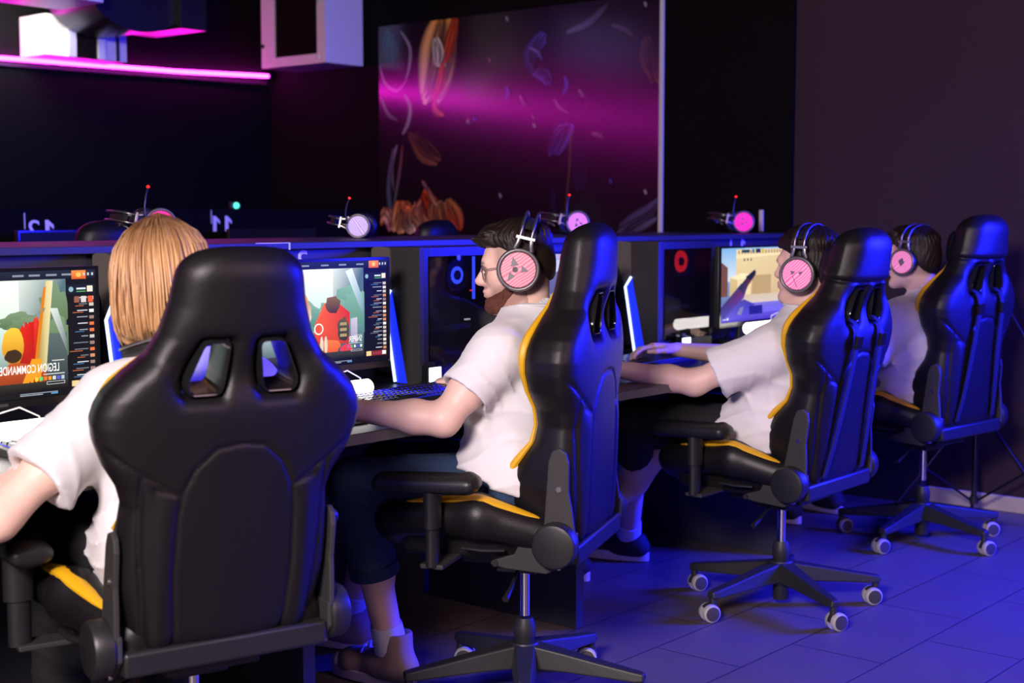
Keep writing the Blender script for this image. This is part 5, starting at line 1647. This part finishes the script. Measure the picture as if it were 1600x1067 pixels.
def bob_hair(o, c, Rm, base, body):
    """chin-length blond hair, locks falling from the crown"""
    P = lambda x, y, z: c+Rm@np.array([x, y, z])
    r = random.Random(11)
    def loc3(X, Y, Z):
        X, Y, Z = X-c[0], Y-c[1], Z-c[2]
        return [X*Rm[0, i]+Y*Rm[1, i]+Z*Rm[2, i] for i in range(3)]
    def fn(X, Y, Z):
        x, y, z = loc3(X, Y, Z)
        zz = np.clip(z, -.125, .14)
        # outline of the bob: narrow at the crown, fullest at jaw level, closing in slightly at the ends
        t = np.interp(zz.ravel(), [-.125, -.11, -.08, -.03, .03, .07, .10, .122, .136, .14], [.092, .098, .1035, .104, .098, .088, .068, .042, .012, .0]).reshape(z.shape)
        cy = np.interp(zz.ravel(), [-.125, -.03, .05, .14], [-.022, -.022, -.016, -.012]).reshape(z.shape)
        an = np.arctan2(x, y-cy); rad = np.sqrt(x*x*1.03+(y-cy)**2*.86)
        w = np.sin(an*17+2.2*wob(x, y, z, 22, 2))*.55+np.sin(an*39+1.5*wob(x, y, z, 30, 7))*.35+np.sin(an*71+2*wob(x, y, z, 30, 8))*.2
        d = (rad-t-.0048*w*sst(.14, .08, z))*.72
        bot = -.115+.010*np.sin(an*13)+.006*np.sin(an*31+1)
        d = smax(d, bot-z, .012)
        face = smax(smax(.035-y, np.abs(x)-.056, .02), z-.07, .02)
        return smax(d, -face, .015)
    V, F = sdf_mesh([['add', fn, c-.19, c+.19, 0]], .0034, c-.19, c+.19)
    q = (V-c)@Rm
    an = np.arctan2(q[:, 0], q[:, 1]+.02)
    lt = .5+.5*np.sin(an*29+3*np.sin(an*7)+q[:, 2]*8); lt = .6*lt+.4*(.5+.5*np.sin(an*83+q[:, 2]*25))
    root = sst(.055, .125, q[:, 2])*.75
    A, B, D = np.array([.62, .36, .165]), np.array([.34, .165, .065]), np.array([.15, .072, .032])
    col = A*lt[:, None]+B*(1-lt)[:, None]; col = col*(1-root[:, None])+D*root[:, None]
    hr = np_mesh('hair', V-base, F, M['blond'], o, col=col)
    # loose strands over the surface
    mb = MB()
    for i in range(230):
        a = 2*PI*i/230+.02*r.random()
        if abs((a+PI) % (2*PI)-PI) < .55: continue           # open at the face
        ln = -.085-.048*r.random(); pts = []
        sp = (r.random()-.5)*.25; outw = .0015+.0045*r.random()**2
        z0 = .134-.012*r.random()
        for k in range(9):
            z = z0+(ln-z0)*k/8; aa = a+sp*k/8
            t = np.interp(z, [-.125, -.11, -.08, -.03, .03, .07, .10, .122, .136, .14], [.092, .098, .1035, .104, .098, .088, .068, .042, .012, .0])+outw+.002*math.sin(k*1.1+i)
            cy = np.interp(z, [-.125, -.03, .05, .14], [-.022, -.022, -.016, -.012])
            pts.append(P(math.sin(aa)*t/1.015, cy+math.cos(aa)*t/.927, z)-base)
        g = r.random(); cc = tuple(A*g*1.1+B*(1-g)); cr = tuple(D)
        n0 = len(mb.v)
        mb.sweep(pts, [.0002, .0012, .0020, .0024, .0026, .0024, .0020, .0013, .0003], 5)
        for k in range(9):
            f = max(0, 1-k/3); mb.c += [tuple(cc[j_]*(1-f)+cr[j_]*f for j_ in range(3))]*5
    mb.build('hair_strands', M['blond'], hr, angle=180)

SK = (.84, .56, .45)
def fade(q, col, hm):
    m = np.maximum(hm*sst(-.035, -.015, q[:, 2])*sst(.062, .040, q[:, 1])*sst(.105, .06, q[:, 2])*(np.abs(q[:, 0]) > .045)*.4, hm*(q[:, 1] < -.02)*sst(-.08, -.05, q[:, 2])*.6)
    return col*(1-m[:, None])+np.array((.07, .035, .025))*m[:, None]
def stubble(q, col, hm):
    """closely clipped sides and nape"""
    m = hm*sst(-.035, -.015, q[:, 2])*sst(.062, .040, q[:, 1])*sst(.105, .06, q[:, 2])*(np.abs(q[:, 0]) > .045)*.45
    m = np.maximum(m, hm*(q[:, 1] < -.02)*sst(-.08, -.05, q[:, 2])*.6)
    col = col*(1-m[:, None])+np.array((.07, .035, .025))*m[:, None]
    # soft beard shadow on the cheek and upper lip
    tl = np.interp(q[:, 1], [-.03, .0, .025, .05, .07, .085, .11], [-.035, -.010, -.030, -.052, -.056, -.070, -.072])
    b = hm*sst(.022, -.004, q[:, 2]-tl)*(q[:, 1] > -.02)*.6
    b = np.maximum(b, hm*np.exp(-((q[:, 2]+.041)/.006)**2)*sst(.030, .018, np.abs(q[:, 0]))*(q[:, 1] > .075)*.65)
    lp = np.exp(-((q[:, 2]+.0575)/.009)**2)*np.exp(-(q[:, 0]/.019)**2)*(q[:, 1] > .088)
    b = b*(1-lp)
    return col*(1-b[:, None])+np.array((.20, .075, .045))*b[:, None]

# player at the left: blond, seen from behind ---------------------------------
h1 = (1.835, 2.345)
p1, c1, R1 = person('person', h1, -11,
    dict(pelvis=(-.065, .01, .595), chest=(-.065, .035, .785), neck=(-.06, .07, .955), shL=(-.205, .055, .885), shR=(.105, .07, .885), elL=(-.455, .02, .69), elR=(.20, .23, .77), wrL=(-.245, .29, .79), wrR=(.13, .45, .79),
         hipL=(-.15, .04, .58), hipR=(.04, .04, .58), knL=(-.16, .46, .575), knR=(.10, .46, .575), anL=(-.16, .50, .10), anR=(.10, .50, .10)),
    ((-.078, .10, 1.128), 2, -6, 0), bob_hair, SK, 'blond long-haired person in a white t-shirt seen from behind, left arm on the desk', 4,
    ((0, -.12, .53), (0, .1, 1)), dict(cuff=.93, dirL=(-.1, 1), dirR=(.1, 1), style='low'), dict(L=((.10, .9, -.10), (0, .1, 1), .40), R=((-.1, 1, -.15), (0, .1, 1), .35)), sleeve_t=.66, slv=(.066, .076), pants='darkpants')
# player two: bearded, glasses ------------------------------------------------
h2 = (2.815, 2.335)
p2_, c2, R2 = person('person', h2, 22,
    dict(pelvis=(0, .012, .595), chest=(.01, .018, .81), neck=(.03, .005, .985), shL=(-.162, .022, .918), shR=(.195, .03, .915), elL=(-.265, .125, .765), elR=(.39, .12, .765), wrL=(-.30, .375, .785), wrR=(.45, .32, .785),
         hipL=(-.10, .03, .58), hipR=(.10, .03, .58), knL=(-.11, .43, .555), knR=(.17, .46, .555), anL=(-.03, .365, .088), anR=(.24, .62, .088)),
    ((.042, .035, 1.126), 15, -9, 2), short_hair(M['hair_brown'], .002, .020, .016, .068, .034, -.048, 3, True, True, quiff=(.034, .012)), SK,
    'bearded person in glasses and white t-shirt, rolled jeans and beige high shoes', 12,
    ((0, -.10, .545), (0, -.40, 1)), dict(cuff=.52, dirL=(.28, 1), dirR=(.15, 1), style='high', rolled=True, sock=True), dict(L=((-.12, 1, -.22), (0, .1, 1), .40), R=((-.1, 1, -.2), (0, .1, 1), .4)), extra_col=stubble, sleeve_t=.60, slv=(.060, .066), fat=1.06, nose=1.4)
# player three ------------------------------------------------------------------
h3 = (4.028, 2.27)
p3_, c3, R3 = person('person', h3, 1,
    dict(pelvis=(0, .005, .595), chest=(-.005, -.045, .78), neck=(.0, -.075, .937), shL=(-.178, -.05, .845), shR=(.17, -.055, .855), elL=(-.285, .15, .742), elR=(.24, .19, .775), wrL=(-.41, .40, .785), wrR=(.10, .46, .80),
         hipL=(-.10, .03, .58), hipR=(.10, .03, .58), knL=(-.13, .47, .575), knR=(.18, .47, .575), anL=(.19, .72, .088), anR=(-.17, .72, .088)),
    ((.01, -.078, 1.100), 9, -3, 0), short_hair(M['hair_dark'], .007, .027, -.003, .063, .006, -.066, 6, False), SK,
    'dark-haired person in a white t-shirt and headset, hand raised over the keyboard', 23,
    ((0, -.12, .53), (0, .0, 1)), dict(cuff=.30, dirL=(-.25, 1), dirR=(-.1, 1), style='low', sock=True), dict(L=((-.35, 1, -.15), (0, .1, 1), .35), R=((-.72, .9, .10), (.15, .25, 1), .45)), sleeve_t=.70, slv=(.064, .080), pants='darkpants')
# player four -------------------------------------------------------------------
h4 = (5.225, 2.315)
p4_, c4, R4 = person('person', h4, -7,
    dict(pelvis=(-.02, .005, .60), chest=(-.04, -.03, .79), neck=(-.075, -.045, .955), shL=(-.235, -.02, .875), shR=(.11, -.02, .875), elL=(-.33, .10, .70), elR=(.24, .20, .775), wrL=(-.24, .36, .79), wrR=(.12, .46, .785),
         hipL=(-.10, .03, .585), hipR=(.10, .03, .585), knL=(-.14, .46, .575), knR=(.15, .46, .575), anL=(-.14, .55, .088), anR=(.16, .55, .088)),
    ((-.130, -.015, 1.100), 4, -2, 0), short_hair(M['hair_dark'], .006, .020, .016, .064, .004, -.062, 9, True, quiff=(.020, .022)), SK,
    'person in a white t-shirt and headset, half hidden between the two blue-lit chairs', 31,
    ((0, -.12, .53), (0, .0, 1)), dict(cuff=.35, dirL=(0, 1), dirR=(.1, 1), style='low'), dict(L=((.1, 1, -.15), (0, .1, 1), .35), R=((-.1, 1, -.15), (0, .1, 1), .4)), sleeve_t=.70, slv=(.066, .080), extra_col=fade, pants='darkpants')

# worn headsets -------------------------------------------------------------------
def wear(o, c, Rm, tilt, off_, lab, cover, kind, sc=1.0):
    Rt = Rm@np.array(Matrix.Rotation(R_(tilt), 3, 'X'))
    place_headset(o, tuple(c+Rm@np.array(off_)), Matrix(Rt.tolist()).to_euler(), lab, cover, kind, 'headsets worn by the players')
    o.scale = (sc, sc, sc)
wear(HS_W[0], c2, R2, 22, (0, -.008, -.006), 'pink-covered headset worn by the bearded player', 'cup_pink', 'tri', 1.08)
wear(HS_W[1], c3, R3, 6, (0, -.006, -.020), 'pink striped headset worn by the dark-haired player before the beige screen', 'cup_rose', 'line', 1.12)
wear(HS_W[2], c4, R4, 8, (0, -.006, -.010), 'pink headset with a dark diamond worn by the farthest player', 'cup_rose', 'dia', 1.0)
n1 = empty('headset', tuple(c1+R1@np.array([0, -.02, -.15])))
n1.rotation_euler = (R_(-12), 0, R_(-11))
tag(n1, 'dark headset band around the neck under the blond hair', 'headset')
P_ = [(.092*math.cos(a), -.100*math.sin(a)+.01, .012*math.sin(a)) for a in [PI*i/24 for i in range(25)]]
MB().sweep(P_, .0065, 10, flat=1.6).build('headband', M['plastic'], n1)
MB().sweep([(x*1.10, y*1.10-.002, z+.012) for x, y, z in P_], .0035, 10).build('headband_rod', M['rod'], n1)
for s in (-1, 1):
    MB().lathe([(0, -.012), (.040, -.012), (.045, -.004), (.045, .010), (.040, .014), (0, .014)], (s*.075, .095, -.05), 'x', 36).build('ear_cup', M['plastic'], n1)

# glasses of player two
gl_ = MB(); ln = MB()
P = lambda x, y, z: Vector((c2+R2@np.array([x, y, z])*HSC)-np.array([h2[0], h2[1], 0]))
for s in (-1, 1):
    rim = []; 
    for i in range(25):
        a = 2*PI*i/24; rim.append(P(s*(.034+.025*math.cos(a)), .101-.012*abs(.034+.025*math.cos(a))/.06, .000+.0225*math.sin(a)))
    gl_.sweep(rim, .0011, 6, cap=False)
    ln.add([tuple(p) for p in rim[:-1]], [tuple(range(24))])
    gl_.sweep([P(s*.059, .090, .008), P(s*.073, .070, .009), P(s*.080, .02, .008), P(s*.081, -.01, .004)], .0012, 6)
gl_.sweep([P(-.010, .1005, .005), P(0, .104, .008), P(.010, .1005, .005)], .0011, 6)
g_ = gl_.build('glasses', M['gold'], p2_); g_['label'] = 'thin metal framed glasses'
def lens_mat():
    m, nt, b = new_mat('glasses lens')
    b.inputs['Base Color'].default_value = (.55, .45, .45, 1); b.inputs['Transmission Weight'].default_value = .9; b.inputs['Roughness'].default_value = .03; b.inputs['IOR'].default_value = 1.1
    return m
ln.build('lens', lens_mat(), g_, smooth=False)

# ================================================================== LIGHT AND CAMERA
def area(name, loc, target, size, energy, col, shape='RECTANGLE', size_y=None, spread=180):
    l = bpy.data.lights.new(name, 'AREA'); l.shape = shape; l.size = size; l.size_y = size_y or size
    l.energy = energy; l.color = col; l.spread = R_(spread)
    o = bpy.data.objects.new(name, l); link(o); o.location = loc
    d = Vector(target)-Vector(loc); o.rotation_euler = d.to_track_quat('-Z', 'Y').to_euler()
    return o
KEY, BLUE, FILL = 395.0, 400.0, 30.0
area('key_light', (-1.0, 0.5, 2.55), (3.6, 2.45, 0.8), 0.9, KEY, (1.0, 0.85, 0.87))
area('blue_light', (5.8, 0.6, 1.45), (3.6, 2.6, 0.7), 0.9, BLUE, (0.01, 0.012, 1.0), spread=130)
area('fill_light', (2.3, -1.2, 2.1), (2.75, 2.6, 0.25), 1.0, FILL, (1.0, 0.62, 0.74))
w = bpy.data.worlds.new('World'); SC.world = w; w.use_nodes = True
w.node_tree.nodes['Background'].inputs['Color'].default_value = (0.0006, 0.0004, 0.0010, 1)
cam = bpy.data.cameras.new('camera'); co = bpy.data.objects.new('camera', cam); link(co)
FPX = 2222.0
cam.sensor_width = 36.0; cam.lens = 36.0*FPX/1600.0; cam.clip_start = 0.05
pitch = math.degrees(math.atan((533.5-338.0)/FPX))
co.location = (0, 0, 1.26); co.rotation_euler = (R_(90-pitch), 0, R_(40.2-90))
cam.dof.use_dof = True; cam.dof.focus_distance = 3.75; cam.dof.aperture_fstop = 3.5
SC.camera = co
SC.view_settings.view_transform = 'Standard'; SC.view_settings.look = 'None'; SC.view_settings.gamma = 1.0; SC.view_settings.exposure = 0.0
SC.view_settings.use_curve_mapping = False
